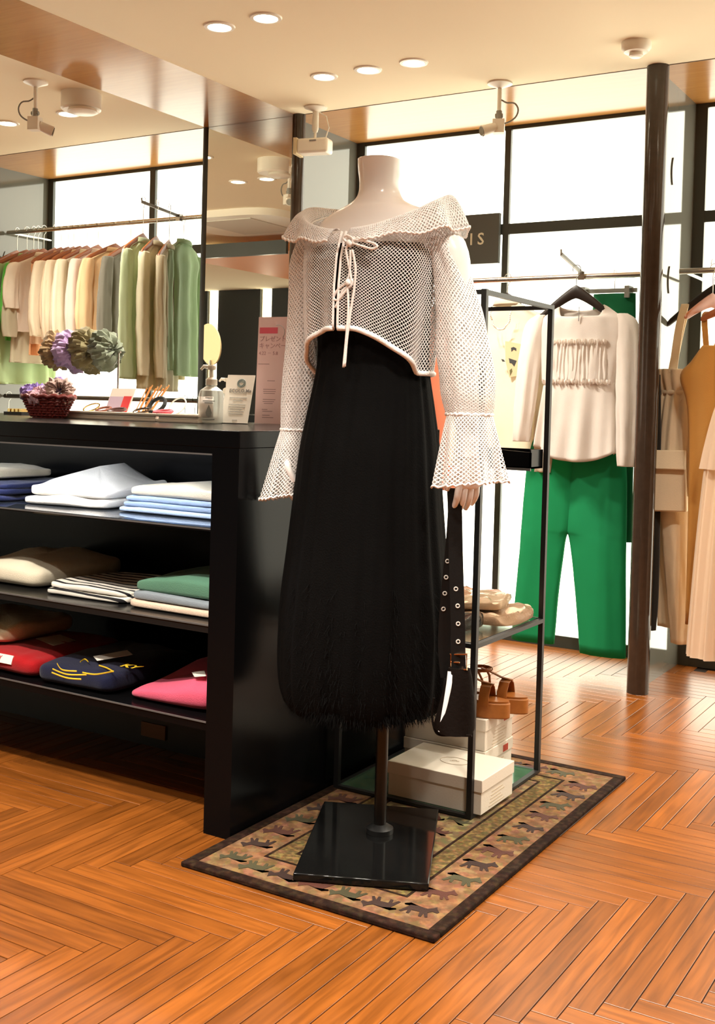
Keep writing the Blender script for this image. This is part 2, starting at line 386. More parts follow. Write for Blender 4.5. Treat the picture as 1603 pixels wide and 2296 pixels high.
# other walls (behind and beside the camera)
M_WALL = mat('brown_board_wall', '#6b5238', .7)
struct(MB().box(XR, XR + .1, YB, YW, 0, H).build('wall_right', M_WALL)); struct(MB().box(XL - .1, XL, YB, YW, 0, H).build('wall_left', M_WALL))
struct(MB().box(XL, XR, YB - .1, YB, 0, H).build('wall_front', M_WALL))
# display wall far left behind the camera, seen in the mirror: dark panels with lit slots under a wooden soffit
YD = -0.5; YV = 2 * YC - YD
dw = struct(MB().box(XL, -5.2, YD - .12, YD - .02, 0, H).build('wall_display', mat('cream_gloss', '#d8c9a0', .4)))
xs = sorted([PY(478, 700, YV).x, PY(597, 700, YV).x]); gap = xs[1] - xs[0]; ztop = PY(560, 636, YV).z
for k in range(-1, 3):
    xa = xs[0] + k * gap; MB().box(xa + .07, xa + gap - .07, YD - .02, YD + .01, .08, ztop).build('dark_panel', mat('dark_board', (.012, .014, .014), .35), dw)
    MB().box(xa - .05, xa + .05, YD - .02, YD - .008, .1, ztop).build('light_slot', mat('slot_light', (1, 1, 1), .4, emit=(1, .95, .75), estr=5), dw)
yb0 = 2 * YC - PZ(560, 567, 2.26).y; x0 = (PZ(465, 592, 2.26).x + PZ(650, 626, 2.26).x) / 2
struct(MB().box(XL, x0, YD - .02, yb0, 2.26, 2.335).build('soffit_plain', M_CEIL))
struct(MB().box(x0, -4.9, YD - .02, yb0, 2.26, 2.335).build('soffit_wood', mat('orange_wood', '#e89a5a', .5)))
struct(MB().box(XL, -4.9, yb0, yb0 + .03, 2.235, 2.34).build('soffit_fascia', M_BAR))

# round column
colm = MB().lathe((-1.325, YC, 0), [(.043, 0), (.043, H)], 32); tag(colm.build('column', M_COLM), 'tall glossy dark brown round column from floor to ceiling', 'column')

# ================================================================== CEILING FIXTURES
def downlight(x, y, label, grp, on=True):
    t = thing('downlight', label, 'downlight', (x, y, H), grp)
    MB().lathe((x, y, H), [(.041, -.002), (.043, -.006), (.055, -.005), (.058, 0)], 24, cap0=False, cap1=False).build('trim_ring', M_WHITE, t)
    MB().lathe((x, y, H), [(.0, -.0045), (.042, -.0035)], 24, cap0=False, cap1=False).build('lens', M_LAMP, t)
    ld = bpy.data.lights.new('downlight_beam', 'SPOT'); ld.energy = SPOT_W; ld.color = WARM; ld.spot_size = radians(120); ld.spot_blend = .8; ld.shadow_soft_size = .035
    lo = bpy.data.objects.new('downlight_beam', ld); COL.objects.link(lo); lo.parent = t; lo.location = (0, 0, -.02)
for x, y, l in [(-2.58, 3.2, 'lit ceiling downlight at the top, left one of the upper pair'), (-2.374, 3.2, 'lit ceiling downlight at the top, right one of the upper pair'),
                (-2.574, 3.88, 'lit ceiling downlight, leftmost of the row of three before the panels'), (-2.364, 3.88, 'lit ceiling downlight, middle of the row of three before the panels'),
                (-2.154, 3.88, 'lit ceiling downlight, rightmost of the row of three before the panels'),
                (-4.421, 3.845, 'lit ceiling downlight at the left picture edge above the clothes rail'), (-4.004, 3.845, 'lit ceiling downlight beside the round ceiling speaker'),
                (-4.25, 3.21, 'lit ceiling downlight seen in the mirror, left of the mirrored pair'), (-4.033, 3.21, 'lit ceiling downlight seen in the mirror, right of the mirrored pair')]:
    downlight(x, y, l, 'ceiling downlights')
ORD = 'first second third fourth fifth sixth seventh eighth ninth tenth eleventh twelfth thirteenth fourteenth fifteenth sixteenth seventeenth eighteenth nineteenth twentieth'.split()
for i_, (x, y) in enumerate(sorted([(-2.65, .95), (-2.3, .95), (-2.95, .95), (-1.95, .95), (-1.1, 1.0), (-.95, 1.0), (-.55, 3.3), (-.35, 3.3), (-.6, 1.75), (-.4, 1.75), (-1.6, .6), (-1.4, .6), (.6, 2.6), (.8, .4), (-.2, -.6), (-4.3, 1.4), (-6.3, .9), (-7.4, .9), (-6.0, 2.6), (-5.3, .6)])):
    downlight(x, y, 'added ceiling downlight outside the picture, %s from the left end of the shop' % ORD[i_], 'added ceiling downlights out of the picture')  # unseen lamps; several added to brighten shelves, mannequin and mirrored area

def spotlight(loc, label, kind, yaw):
    x, y, z = loc; t = thing('spotlight', label, 'spotlight', loc, 'ceiling spotlights'); W = M_WHITE
    Cc, Ss = cos(yaw), sin(yaw); P = lambda a, bb, c: (x + a * Cc - bb * Ss, y + a * Ss + bb * Cc, z + c)
    MB().lathe(loc, [(.052, 0), (.052, -.006), (.030, -.014), (.012, -.022)], 24).build('canopy', W, t)
    if kind == 'box':
        MB().tube([P(0, 0, -.02), P(0, 0, -.10), P(0, 0, -.115)], [.014, .015, .010], 12).build('stem', W, t)
        MB().cyl(P(0, 0, -.10), P(0, 0, -.145), .006).build('swivel', W, t)
        hd = bevel(MB().obox(P(0, 0, -.180), Vector((Cc, Ss, 0)) * .075, Vector((-Ss, Cc, 0)) * .040, Vector((0, 0, .034))).build('lamp_head', W, t), .012, 3)
        MB().obox(P(-.081, 0, -.180), Vector((Cc, Ss, 0)) * .008, Vector((-Ss, Cc, 0)) * .043, Vector((0, 0, .037))).build('front_frame', mat('cream_frame', '#d8c7a2', .5), t)
        MB().obox(P(.005, -.0415, -.160), Vector((Cc, Ss, 0)) * .016, Vector((-Ss, Cc, 0)) * .0015, Vector((0, 0, .003))).build('maker_plate', M_GREYINK, t)
        MB().tube([P(.012, .01, -.02), P(.045, .02, -.04), P(.055, .03, -.09), P(.04, .02, -.15)], .0025, 6).build('cable', M_WHITE, t)
    else:
        MB().cyl(P(0, 0, -.02), P(0, 0, -.12), .0085).build('stem', W, t)
        MB().tube([P(0, 0, -.115), P(0, 0, -.150)], [.012, .014], 10).cyl(P(-.016, 0, -.135), P(.016, 0, -.135), .009).build('swivel_joint', mat('grey_joint', (.3, .29, .26), .4), t)
        MB().obox(P(0, 0, -.180), (.024 * Cc, .024 * Ss, 0), (-.022 * Ss, .022 * Cc, 0), (0, 0, .028)).build('lamp_body', W, t)
        h = MB().tube([P(-.015, -.01, -.185), P(-.05, -.03, -.200), P(-.065, -.038, -.206)], [.020, .022, .023], 14).build('lamp_head', W, t)
        MB().tube([P(-.0652, -.0382, -.2062), P(-.068, -.04, -.207)], [.019, .019], 14).build('lens', mat('lens_dark', (.25, .23, .18), .1), h)
        MB().tube(cat_rom([P(.008, 0, -.07), P(.03, 0, -.082), P(.062, 0, -.085), P(.078, 0, -.110), P(.070, 0, -.140), P(.045, 0, -.160), P(.022, 0, -.168)], 18), .0035, 6).build('cable', mat('grey_cable', (.22, .20, .17), .5), t)
spotlight((-3.736, 3.398, H), 'small white ceiling spotlight with looped cable above the clothes rail, by round speaker', 'small', radians(200))
spotlight((-2.869, 4.264, H), 'cream boxy spotlight hanging beside the mirror pillar', 'box', radians(12))
spotlight((-1.967, 4.284, H), 'white ceiling spotlight with cable in front of the upper light panels', 'small', radians(20))
t = thing('smoke_detector', 'round white smoke detector on ceiling near the column', 'smoke detector', (-1.313, 4.034, H))
MB().lathe((-1.313, 4.034, H), [(.054, 0), (.054, -.022), (.044, -.036), (.030, -.038)], 28).build('housing', M_WHITE, t)
MB().lathe((-1.313, 4.034, H), [(.024, -.034), (.026, -.050), (.020, -.054)], 20).build('sensor_cap', M_WHITE, t)
t = thing('ceiling_speaker', 'round cream drum on the ceiling beside a downlight', 'speaker', (-3.69, 3.62, H))
MB().lathe((-3.69, 3.62, H), [(.088, 0), (.088, -.070), (.080, -.078)], 36).build('drum', M_WHITE, t)
MB().lathe((-3.66, 3.60, H), [(.060, -.078), (.066, -.090), (.056, -.096)], 30).build('lower_ring', M_WHITE, t)
t = thing('air_conditioner', 'ceiling air conditioner with curved edge seen only in the mirror', 'air conditioner', (-5.05, 2.05, H))
hexp = [(-5.05 + .5 * (abs(cos(a)) ** .5) * (1 if cos(a) > 0 else -1), 2.05 + .42 * (abs(sin(a)) ** .5) * (1 if sin(a) > 0 else -1), H) for a in [2 * pi * k / 32 for k in range(32)]]
MB().prism(hexp, (0, 0, -.05)).build('panel', M_WHITE, t)
MB().box(-5.3, -4.8, 1.75, 2.35, H - .056, H - .05).build('grille', mat('grille_grey', (.62, .58, .5), .6), t)

# ================================================================== COUNTER
ct = thing('display_counter', 'long glossy black display counter with open shelves of folded clothes', 'counter', (-1.75, 2.6, 0))
CX0, CX1, CY0, CY1 = -4.4, -1.705, 2.232, 3.32
bevel(MB().box(CX0, CX1, CY0, CY1, .986, 1.030).build('countertop', M_BLACK, ct), .002)
MB().box(CX0, -1.79, CY0, CY0 + .016, .969, .986).build('front_lip', M_BLACK, ct)
MB().box(-1.790, CX1, CY0, CY1, 0, .986).build('end_panel', M_BLACK, ct)
MB().box(CX0, CX0 + .08, CY0, CY1, 0, .986).build('end_panel', M_BLACK, ct)
MB().box(CX0 + .08, -1.79, 2.74, CY1, .25, .986).build('back_panel', M_BLACK, ct)
MB().box(CX0 + .08, -1.79, 2.70, CY1, .0, .25).build('plinth', M_BLACKM, ct)
gs = MB().box(CX0 + .08, -1.79, CY0 + .004, 2.74, .772, .782).build('glass_shelf', mat('dark_glass_shelf', (.02, .024, .03), .04, spec=.8), ct)
MB().box(CX0 + .08, -1.79, CY0 + .004, 2.74, .512, .532).build('shelf_board', mat('dark_grey_gloss', (.010, .010, .010), .2, spec=.3), ct)
MB().box(CX0 + .08, -1.79, CY0 + .004, 2.74, .262, .284).build('shelf_board', M_BLACK, ct)
for zz in (.776, .530, .282): MB().box(CX0 + .08, -1.79, CY0 + .001, CY0 + .004, zz + .000, zz + .004).build('edge_strip', mat('grey_edge', (.10, .10, .10), .3), ct)
MB().box(CX0 + .08, -1.79, CY0 - .002, CY0, .966, .970).build('edge_strip', mat('grey_edge', (.3, .3, .3), .3), ct)
MB().box(-3.6, -1.86, CY0 + .020, CY0 + .034, .978, .985).build('led_strip', mat('led_cool', (1, 1, 1), .5, emit=(.90, .95, 1.0), estr=38), ct)
p = PY(345, 1672, 2.70); MB().box(p.x - .05, p.x + .05, 2.694, 2.70, .03, .075).build('plank_glint', mat('glint_brown', '#6b4a2c', .5), ct)  # brown plate stands in for light reflected off a floor plank

# ---- folded clothes
def folded(name, label, cat, col, c, wd, dp, ht, yaw=0, seed=1, layers=1, amp=.008, lump=None, grp='folded clothes on the counter shelves', m=None, sc=7, slope=(0, 0), soft=0):
    t = thing(name, label, cat, c, grp); m = m or fab(name + str(seed), col, vary=.12, bump=.35)
    lh = ht / layers
    for k in range(layers):
        last = k == layers - 1
        slab(mb := MB(), (c[0] + random.uniform(-.004, .004), c[1] + k * .004, c[2] + k * lh * .96), wd - .01 * k, dp - .006 * k, lh * 1.06, yaw, seed=seed + k, amp=amp, lump=lump if last else None, sc=sc, topslope=slope if last else (0, 0), nu=84, nv=22, e=.24 if soft else .17, zexp=.7 if soft else .45)
        mb.build('body' if last else 'folded_layer', m, t, 180)
    return t
def tagcard(t, pts, col=None):
    """paper price tag: 4 corners"""
    a, bb, c, d = [Vector(p) for p in pts]; n = (bb - a).cross(d - a).normalized()
    MB().prism([a, bb, c, d], n * .0008).build('price_tag', M_PAPER, t)
S1, S2, S3 = .7825, .5325, .2845
folded('navy_knit', 'folded navy blue knit on the top counter shelf at the left edge', 'knitwear', '#20264a', (-2.86, 2.50, S1), .40, .36, .055, seed=3, layers=3)
folded('cream_knit', 'folded cream knit on the navy knit at the left edge of the top shelf', 'knitwear', '#d8c9ae', (-2.93, 2.50, S1 + .058), .30, .30, .030, seed=31)
folded('white_top', 'large white top loosely folded into a hump on the top counter shelf', 'top', '#f2ede6', (-2.46, 2.52, S1), .31, .33, .055, yaw=.12, seed=5, layers=2, amp=.012,
       lump=lambda u, v: .066 * math.exp(-((u - .02) / .36) ** 2 - ((v - .12) / .42) ** 2) + .008 * sin(u * 11 + v * 5))
for k in range(3):
    folded('light_blue_knit', ['lowest', 'middle', 'topmost'][k] + ' of three light blue folded knits by the counter end panel', 'knitwear', '#a9bfe0', (-2.035 + .004 * k, 2.52 + .003 * k, S1 + .0155 * k), .42 - .012 * k, .30, .0165, seed=10, amp=.003, m=fab('blue_knit', '#a9bfe0', bump=.4))
folded('cream_sweater', 'cream folded sweater topping the light blue stack on the top shelf', 'sweater', '#efe0c6', (-2.02, 2.53, S1 + .0475), .39, .30, .026, seed=14, amp=.008, lump=lambda u, v: .012 * math.exp(-(u / .3) ** 2))
folded('cream_cardigan', 'chunky cream knit folded on the middle shelf left of the striped shirt', 'knitwear', '#f1e8d0', (-2.66, 2.51, S2), .31, .38, .060, seed=17, soft=1, amp=.010, lump=lambda u, v: .016 * math.exp(-((u + .1) / .3) ** 2))
folded('striped_shirt', 'black and white striped shirt folded on the middle counter shelf', 'shirt', '#ffffff', (-2.305, 2.465, S2), .31, .32, .036, yaw=.05, seed=20, layers=2, amp=.006, m=stripes('black_white_stripes', '#f0ece2', '#15151a', .036, .36, 1))
folded('pale_pink_knit', 'pale pink folded knit at the bottom of the green stack, middle shelf', 'knitwear', '#e6cdb8', (-1.97, 2.46, S2), .33, .33, .022, seed=23, amp=.004)
folded('grey_blue_knit', 'grey blue folded knit between pale pink and green ones, middle shelf', 'knitwear', '#8f9aa4', (-1.962, 2.465, S2 + .0215), .32, .33, .022, seed=24, amp=.004)
folded('green_sweatshirt', 'muted green folded sweatshirt topping the stack on the middle shelf', 'sweatshirt', '#5c8b74', (-1.955, 2.475, S2 + .043), .32, .33, .032, seed=25, amp=.008, lump=lambda u, v: .020 * math.exp(-((u - .1) / .35) ** 2))
red = folded('red_sweatshirt', 'glossy red sweatshirt with white letter patch on the bottom shelf', 'sweatshirt', '#a3161c', (-2.61, 2.45, S3), .32, .37, .062, seed=27, amp=.012, soft=1)
folded('beige_knit', 'beige drawstring knit lying on the red sweatshirt, bottom shelf left', 'knitwear', '#e0d6b6', (-2.80, 2.47, S3 + .066), .32, .30, .055, soft=1, seed=33, amp=.010)
navy = folded('navy_sweatshirt', 'navy sweatshirt with yellow print and price tag on the bottom shelf', 'sweatshirt', '#161a35', (-2.30, 2.455, S3), .285, .39, .066, yaw=.03, soft=1, seed=28, amp=.008)
pink = folded('pink_sweatshirt', 'bright pink folded sweatshirt on the bottom shelf by the end panel', 'sweatshirt', '#dc5c7a', (-1.962, 2.465, S3), .30, .37, .070, seed=29, soft=1, amp=.012, slope=(.22, .10))
# red: patch with letters, tag
zr = S3 + .066
a = PZ(2, 1470, zr - .006); 
bx = Vector((-2.605, 2.268, S3 + .046)); tl = Vector((0, .38, .92)).normalized()
MB().obox(bx, (.062, 0, 0), tl * .013, Vector((0, -.92, .38)) * .0015).build('letter_patch', M_PAPER, red)
mb = MB(); text_mesh('R  Y', .022, mb, bx + Vector((-.020, 0, 0)) - tl * .007 + Vector((0, -.92, .38)) * .002, (1, 0, 0), tl); mb.build('patch_lettering', mat('red_ink', '#b0343a', .7), red)
q = [PZ(80, 1432, zr + .006), PZ(120, 1448, zr + .006), PZ(170, 1436, zr + .006), PZ(135, 1423, zr + .006)]; tagcard(red, q)
# navy: yellow lines, letters, tag
M_YEL = mat('yellow_print', '#e0c02a', .7); zn = S3 + .0705
mb = MB()
def topline(pts, wd=.0045):
    P3 = [PZ(x, y, zn) for x, y in pts]; P3 = [Vector(v) for v in cat_rom([tuple(v) for v in P3], 14)]
    MB().tube(P3, wd / 2, 6, flat=.35).build('print_stroke', M_YEL, navy)
topline([(128, 1488), (140, 1502), (172, 1505)]); topline([(118, 1500), (150, 1512), (194, 1513)]); topline([(116, 1508), (150, 1520), (182, 1523)])
topline([(185, 1508), (215, 1512), (255, 1505)]); topline([(222, 1492), (240, 1498), (254, 1506)]); topline([(180, 1484), (190, 1478), (198, 1484)])
o1 = PZ(268, 1494, zn + .006); text_mesh('KY', .046, mb, o1, (1, .05, 0), (-.1, 1, .0), .001, bold=.0012)
mb.build('print_lettering', M_YEL, navy)
q = [PZ(209, 1472, zn + .008), PZ(218, 1482, zn + .006), PZ(298, 1468, zn + .012), PZ(285, 1458, zn + .014)]; tagcard(navy, q)
q = [PZ(430, 1508, S3 + .088), PZ(436, 1518, S3 + .088), PZ(462, 1516, S3 + .092), PZ(458, 1504, S3 + .092)]; tagcard(pink, q)

# ---- things on the countertop
ZT = 1.0302
def bottle(px, Y, sc, label, pump=True):
    c = PY(px, 948, Y); c.z = ZT; t = thing('pump_bottle', label, 'bottle', c, 'pump bottles on the counter')
    MB().lathe(c, [(.034 * sc, 0), (.040 * sc, .004), (.041 * sc, .09 * sc), (.037 * sc, .108 * sc), (.018 * sc, .122 * sc), (.016 * sc, .13 * sc)], 28).build('bottle_body', mat('milky_plastic', '#dfe2dc', .25, trans=.35, ior=1.3), t)
    if pump:
        w_ = M_WHITE
        MB().lathe(c, [(.019 * sc, .126 * sc), (.019 * sc, .145 * sc), (.012 * sc, .150 * sc), (.007 * sc, .152 * sc), (.006 * sc, .178 * sc)], 20).build('pump_collar', w_, t)
        MB().lathe(c, [(.013 * sc, .176 * sc), (.015 * sc, .186 * sc), (.012 * sc, .192 * sc)], 18).tube([c + Vector((0, 0, .185 * sc)), c + Vector((-.022, -.014, .187)) * sc, c + Vector((-.030, -.019, .176)) * sc], [.007 * sc, .006 * sc, .004 * sc], 8).build('pump_head', w_, t)
    lb = MB().add([], [])
    rr = .0415 * sc; A = [radians(225 + 95 * k / 10) for k in range(11)]
    lb.rings([[(c.x + rr * cos(a), c.y + rr * sin(a), c.z + z * sc) for a in A] for z in (.02, .088)], closed=False, cap0=False, cap1=False)
    solidify(lb.build('label_wrap', M_PAPER, t), .0006)
    return t, c
t, c = bottle(472, 2.90, 1.0, 'white hand sanitizer pump bottle with grey drop label on the counter')
n_ = Vector((.49, -.87, 0)); xd = Vector((.87, .49, 0))
dp_ = MB(); R0 = c + n_ * .0425
drop = [(0, .062), (.006, .048), (.010, .036), (.008, .026), (0, .022), (-.008, .026), (-.010, .036), (-.006, .048)]
dp_.prism([R0 + xd * x + Vector((0, 0, z)) for x, z in drop], -n_ * .002); dp_.obox(R0 + Vector((0, 0, .014)), xd * .020, n_ * .0008, Vector((0, 0, .002)))

for zz, ww in ((.084, .012), (.074, .020), (.068, .014)): dp_.obox(R0 + Vector((0, 0, zz)), xd * ww, n_ * .0008, Vector((0, 0, .0012)))
dp_.build('label_print', mat('print_grey', '#8f948f', .7), t)
bottle(508, 3.02, .8, 'plain clear pump bottle half hidden behind the small white sign', pump=True)
# small white card sign
A = PY(493, 949, 2.955); A.z = ZT; xd = Vector((.93, .25, 0)).normalized(); ud = Vector((-.05, .30, 1)).normalized(); nd = xd.cross(ud)
t = thing('card_sign', 'small white card sign with round emblem leaning on an easel', 'sign', A)
W_, H_ = .098, .168
MB().obox(A + xd * W_ / 2 + ud * (H_ / 2 + .003), xd * W_ / 2, ud * H_ / 2, nd * .0015).build('card', M_PAPER, t)
MB().obox(A + xd * W_ / 2 - nd * .022, xd * W_ / 2, Vector((0, 0, .0015)), nd * .026).build('foot', M_CLEAR, t)
MB().obox(A + xd * W_ / 2 - nd * .03 + ud * .07, xd * .018, ud * .075, nd * .002).build('easel_leg', M_BLACKM, t)
cc = A + xd * .054 + ud * .142 + nd * .002; em = MB()
em.tube(arc(cc, .0140, 0, 2 * pi, 20, xd, ud)[:-1], .0014, 5, closed=True).tube(arc(cc, .0095, 0, 2 * pi, 18, xd, ud)[:-1], .0016, 5, closed=True)
em.tube(arc(cc, .005, pi * .1, pi * .9, 8, xd, ud), .0012, 5); em.build('emblem', mat('emblem_teal', '#6f8585', .6), t)
tx = MB(); text_mesh('ECOLO.Me', .0165, tx, A + xd * .054 + ud * .110 + nd * .002, xd, ud, align='CENTER', bold=.0004)
text_mesh('────────', .006, tx, A + xd * .054 + ud * .104 + nd * .002, xd, ud, align='CENTER'); tx.build('lettering', M_GREYINK, t)
ln = MB()
for k, (wv, gap) in enumerate([(.062, 0), (.036, .010), (.060, .024), (.060, .032), (.046, .040), (.056, .048), (.050, .056), (.018, .078)]):
    ln.obox(A + xd * .051 + ud * (.091 - gap) + nd * .0022, xd * wv / 2, ud * .0013, nd * .0003)
ln.build('text_lines', mat('pale_print', '#c2c0ba', .7), t)
# tall pink sign
A = PY(571, 948, 3.16); A.z = ZT; xd = Vector((.97, .10, 0)).normalized(); ud = Vector((.0, .03, 1)).normalized(); nd = xd.cross(ud)
t = thing('pink_sign', 'tall pale pink campaign sign with red banner standing on the counter', 'sign', A)
W_, H_ = .155, .372
M_PK = mat('pale_pink_card', '#eecfd2', .5)
MB().obox(A + xd * W_ / 2 + ud * H_ / 2, xd * W_ / 2, ud * H_ / 2, nd * .002).build('card', M_PK, t)
MB().obox(A + xd * W_ / 2 - nd * .03, xd * W_ / 2, nd * .032, Vector((0, 0, .002))).build('foot', M_CLEAR, t)
at_ = lambda u, v, l=.0024: A + xd * u + ud * v + nd * l
MB().obox(at_(.042, .325), xd * .036, ud * .0105, nd * .0003).build('red_banner', mat('coral_banner', '#dd5f73', .6), t)
mb = MB(); text_mesh('プレゼント', .0215, mb, at_(.006, .288), xd, ud); text_mesh('キャンペーン', .0215, mb, at_(.006, .264), xd, ud); text_mesh('4.22 － 5.8', .017, mb, at_(.006, .240), xd, ud)
mb.build('headline', mat('rose_ink', '#b98a92', .7), t)
mb = MB()
for v, u0, wv in [(.208, .006, .044), (.150, .045, .03), (.120, .03, .05), (.113, .03, .05), (.106, .032, .045), (.085, .03, .05), (.078, .03, .045), (.071, .035, .035), (.050, .028, .022), (.044, .03, .04), (.030, .03, .03), (.022, .03, .045)]:
    mb.obox(at_(u0 + wv / 2, v), xd * wv / 2, ud * .0011, nd * .0003)
mb.build('small_print', mat('rose_grey_ink', '#a8878c', .7), t)
mb = MB().tube(arc(at_(.080, .318, .003), .026, radians(-40), radians(110), 12, xd, ud), .0008, 5); mb.build('swirl_line', M_GREYINK, t)
# jewellery trays
def tray(px0, px1, Y, label):
    a = PY(px0, 940, Y); bb = PY(px1, 940, Y); t = thing('jewellery_tray', label, 'tray', ((a.x + bb.x) / 2, Y + .11, ZT), 'jewellery trays on the counter')
    m = mat('tray_grey', '#cfc8ba', .4); x0, x1 = a.x, bb.x
    bevel(MB().box(x0, x1, Y, Y + .22, ZT, ZT + .010).build('tray_base', m, t), .002)
    bevel(MB().box(x0 + .004, x1 - .004, Y + .004, Y + .216, ZT + .010, ZT + .022).build('tray_insert', mat('tray_white', '#e8e2d6', .5), t), .003)
    for y0 in (Y - .002, Y + .210): bevel(MB().box(x0 - .002, x1 + .002, y0, y0 + .012, ZT + .018, ZT + .028).build('rim', m, t), .003)
    return t, x0, x1
t1, xa, xb = tray(106, 348, 2.84, 'long pale grey jewellery tray beside the wicker basket')
t2, xc, xe = tray(351, 444, 2.84, 'short pale grey jewellery tray beside the sanitizer bottle')
ZJ = ZT + .0225
def ringy(px, Y, r, th, m, label, cat, nm, tilt=0, n=22):
    c = PY(px, 915, Y); c.z = ZJ + th + abs(sin(tilt)) * r
    pts = arc(c, r, 0, 2 * pi, n, (1, 0, 0), (0, cos(tilt), sin(tilt)))[:-1]
    return tag(MB().tube(pts, th, 8, closed=True).build(nm, m), label, cat, 'small accessories on the trays')
ringy(205, 2.93, .030, .003, mat('gold', (.8, .6, .25), .2, metal=1), 'thin gold bangle on the long tray, nearest the basket', 'bangle', 'bangle', .5)
ringy(232, 2.95, .026, .0045, mat('brown_leather', '#7a4636', .5), 'brown leather bracelet on the long tray behind the gold bangle', 'bracelet', 'bracelet', .3)
ringy(262, 2.91, .030, .005, mat('dark_bead', '#4a2c28', .3), 'dark red beaded bracelet on the long tray before the red card', 'bracelet', 'bracelet', .2)
ringy(318, 2.92, .028, .004, mat('tortoise', '#3c2a1a', .2), 'tortoiseshell hair ring on the tray before the orange packet', 'hair ring', 'hair_ring', .3)
ringy(352, 2.96, .032, .007, mat('black_velvet', '#1c1c1a', .8), 'black padded hair band standing on the short tray', 'hair band', 'hair_band', .9)
ringy(366, 2.88, .030, .006, mat('pink_velvet', '#c9525e', .6), 'pink padded hair band lying on the short tray', 'hair band', 'hair_band', .15)
ringy(398, 2.97, .034, .0025, mat('white_wire', '#e8e4d8', .3), 'thin white hair band standing on the short tray by the bottle', 'hair band', 'hair_band', 1.0)
# card with pale and red halves
A = PY(234, 925, 3.00); A.z = ZJ; xd = Vector((1, .1, 0)).normalized(); ud = Vector((.1, .35, 1)).normalized(); nd = xd.cross(ud)
t = thing('accessory_card', 'white accessory card with lilac and red halves propped on the tray', 'card', A)
MB().obox(A + xd * .052 + ud * .047, xd * .052, ud * .047, nd * .001).build('card', M_PAPER, t)
MB().obox(A + xd * .033 + ud * .034 + nd * .0015, xd * .030, ud * .028, nd * .0008).build('lilac_half', mat('lilac', '#c9b9cf', .6), t)
MB().obox(A + xd * .082 + ud * .034 + nd * .0015, xd * .017, ud * .030, nd * .0012).build('red_half', mat('card_red', '#d8484c', .6), t)
# orange sticks in clear wrap
A = PY(318, 925, 3.03); A.z = ZJ
t = thing('stick_packet', 'bundle of peach orange sticks in clear wrap leaning on the tray', 'packet', A)
for k in range(9):
    o = A + Vector((-.035 + .009 * k, .004 * (k % 2), 0)); MB().bar(o, o + Vector((.03 + .004 * k, .03, .092 + .006 * (k % 3))), .006, .004).build('stick', mat('peach_stick', '#e9ab6c', .6), t)
# wicker basket with scrunchies
bc = PY(108, 912, 2.78); bc.z = ZT; t = thing('wicker_basket', 'small oval red brown wicker basket on the counter', 'basket', bc)
M_WICK = mat('red_wicker', '#6e2420', .45, vary=.4, vscale=120)
def bpt(a, h): k = .62 + .40 * h / .075; return bc + Vector((.100 * k * cos(a), .075 * k * sin(a), h))
MB().prism([bpt(2 * pi * i / 28, 0) for i in range(28)], (0, 0, .006)).build('basket_floor', M_WICK, t)
for j, h in enumerate((.010, .019, .028, .037, .046, .055, .064)):
    MB().tube([bpt(2 * pi * i / 56, h) + Vector((cos(2 * pi * i / 56), sin(2 * pi * i / 56), 0)) * (.0025 * (1 if (i + j) % 2 else -1)) for i in range(56)], .0042, 6, closed=True).build('weave_strand', M_WICK, t)
for i in range(20):
    a = 2 * pi * i / 20; MB().tube([bpt(a, .004), bpt(a, .04), bpt(a, .074)], .0035, 6).build('stake', M_WICK, t)
MB().tube([bpt(2 * pi * i / 48, .075) + Vector((0, 0, .003 * sin(i * 2.1))) for i in range(48)], .0075, 8, closed=True).build('rim', M_WICK, t)
def scrunchie(c, R, r, axis, col, label, seed, grp):
    c = Vector(c); ax = Vector(axis).normalized(); e1 = ax.orthogonal().normalized(); e2 = ax.cross(e1)
    mb = MB()
    def fn(u, v):
        a = 2 * pi * u; q = 2 * pi * v
        rr = r * (1.05 + .55 * nz(3.2 * cos(a) + seed, 3.2 * sin(a), 1.6 * cos(q)) + .40 * nz(7 * cos(a) + 3 * seed, 7 * sin(a) + 2 * cos(q), 2.5 * sin(q)) + .10 * sin(13 * a + 4 * sin(3 * a) + 2 * q))
        d = e1 * cos(a) + e2 * sin(a); return c + d * (R + rr * cos(q)) + ax * (rr * sin(q))
    mb.grid(fn, 96, 18, cu=True)
    return tag(mb.build('scrunchie', fab('scr_' + col, col, sheen=.3, vary=.2)), label, 'scrunchie', grp) if grp else mb.build('scrunchie', fab('scr_' + col, col))
g1 = 'scrunchies in the basket'
scrunchie(bc + Vector((-.045, -.01, .082)), .030, .022, (.3, -.3, 1), '#8d76b8', 'purple scrunchie heaped on the left in the basket', 1, g1)
scrunchie(bc + Vector((.008, .012, .100)), .028, .022, (-.4, -.5, .8), '#a58fc4', 'lilac scrunchie on top of the heap in the basket', 2, g1)
scrunchie(bc + Vector((.058, -.005, .092)), .032, .020, (.8, -.6, .3), '#b39a92', 'dusty pink scrunchie standing at the right side of the basket', 3, g1)
scrunchie(bc + Vector((.005, -.035, .080)), .026, .020, (0, -.5, 1), '#c9a3b0', 'pale rose scrunchie lying at the front of the basket', 4, g1)
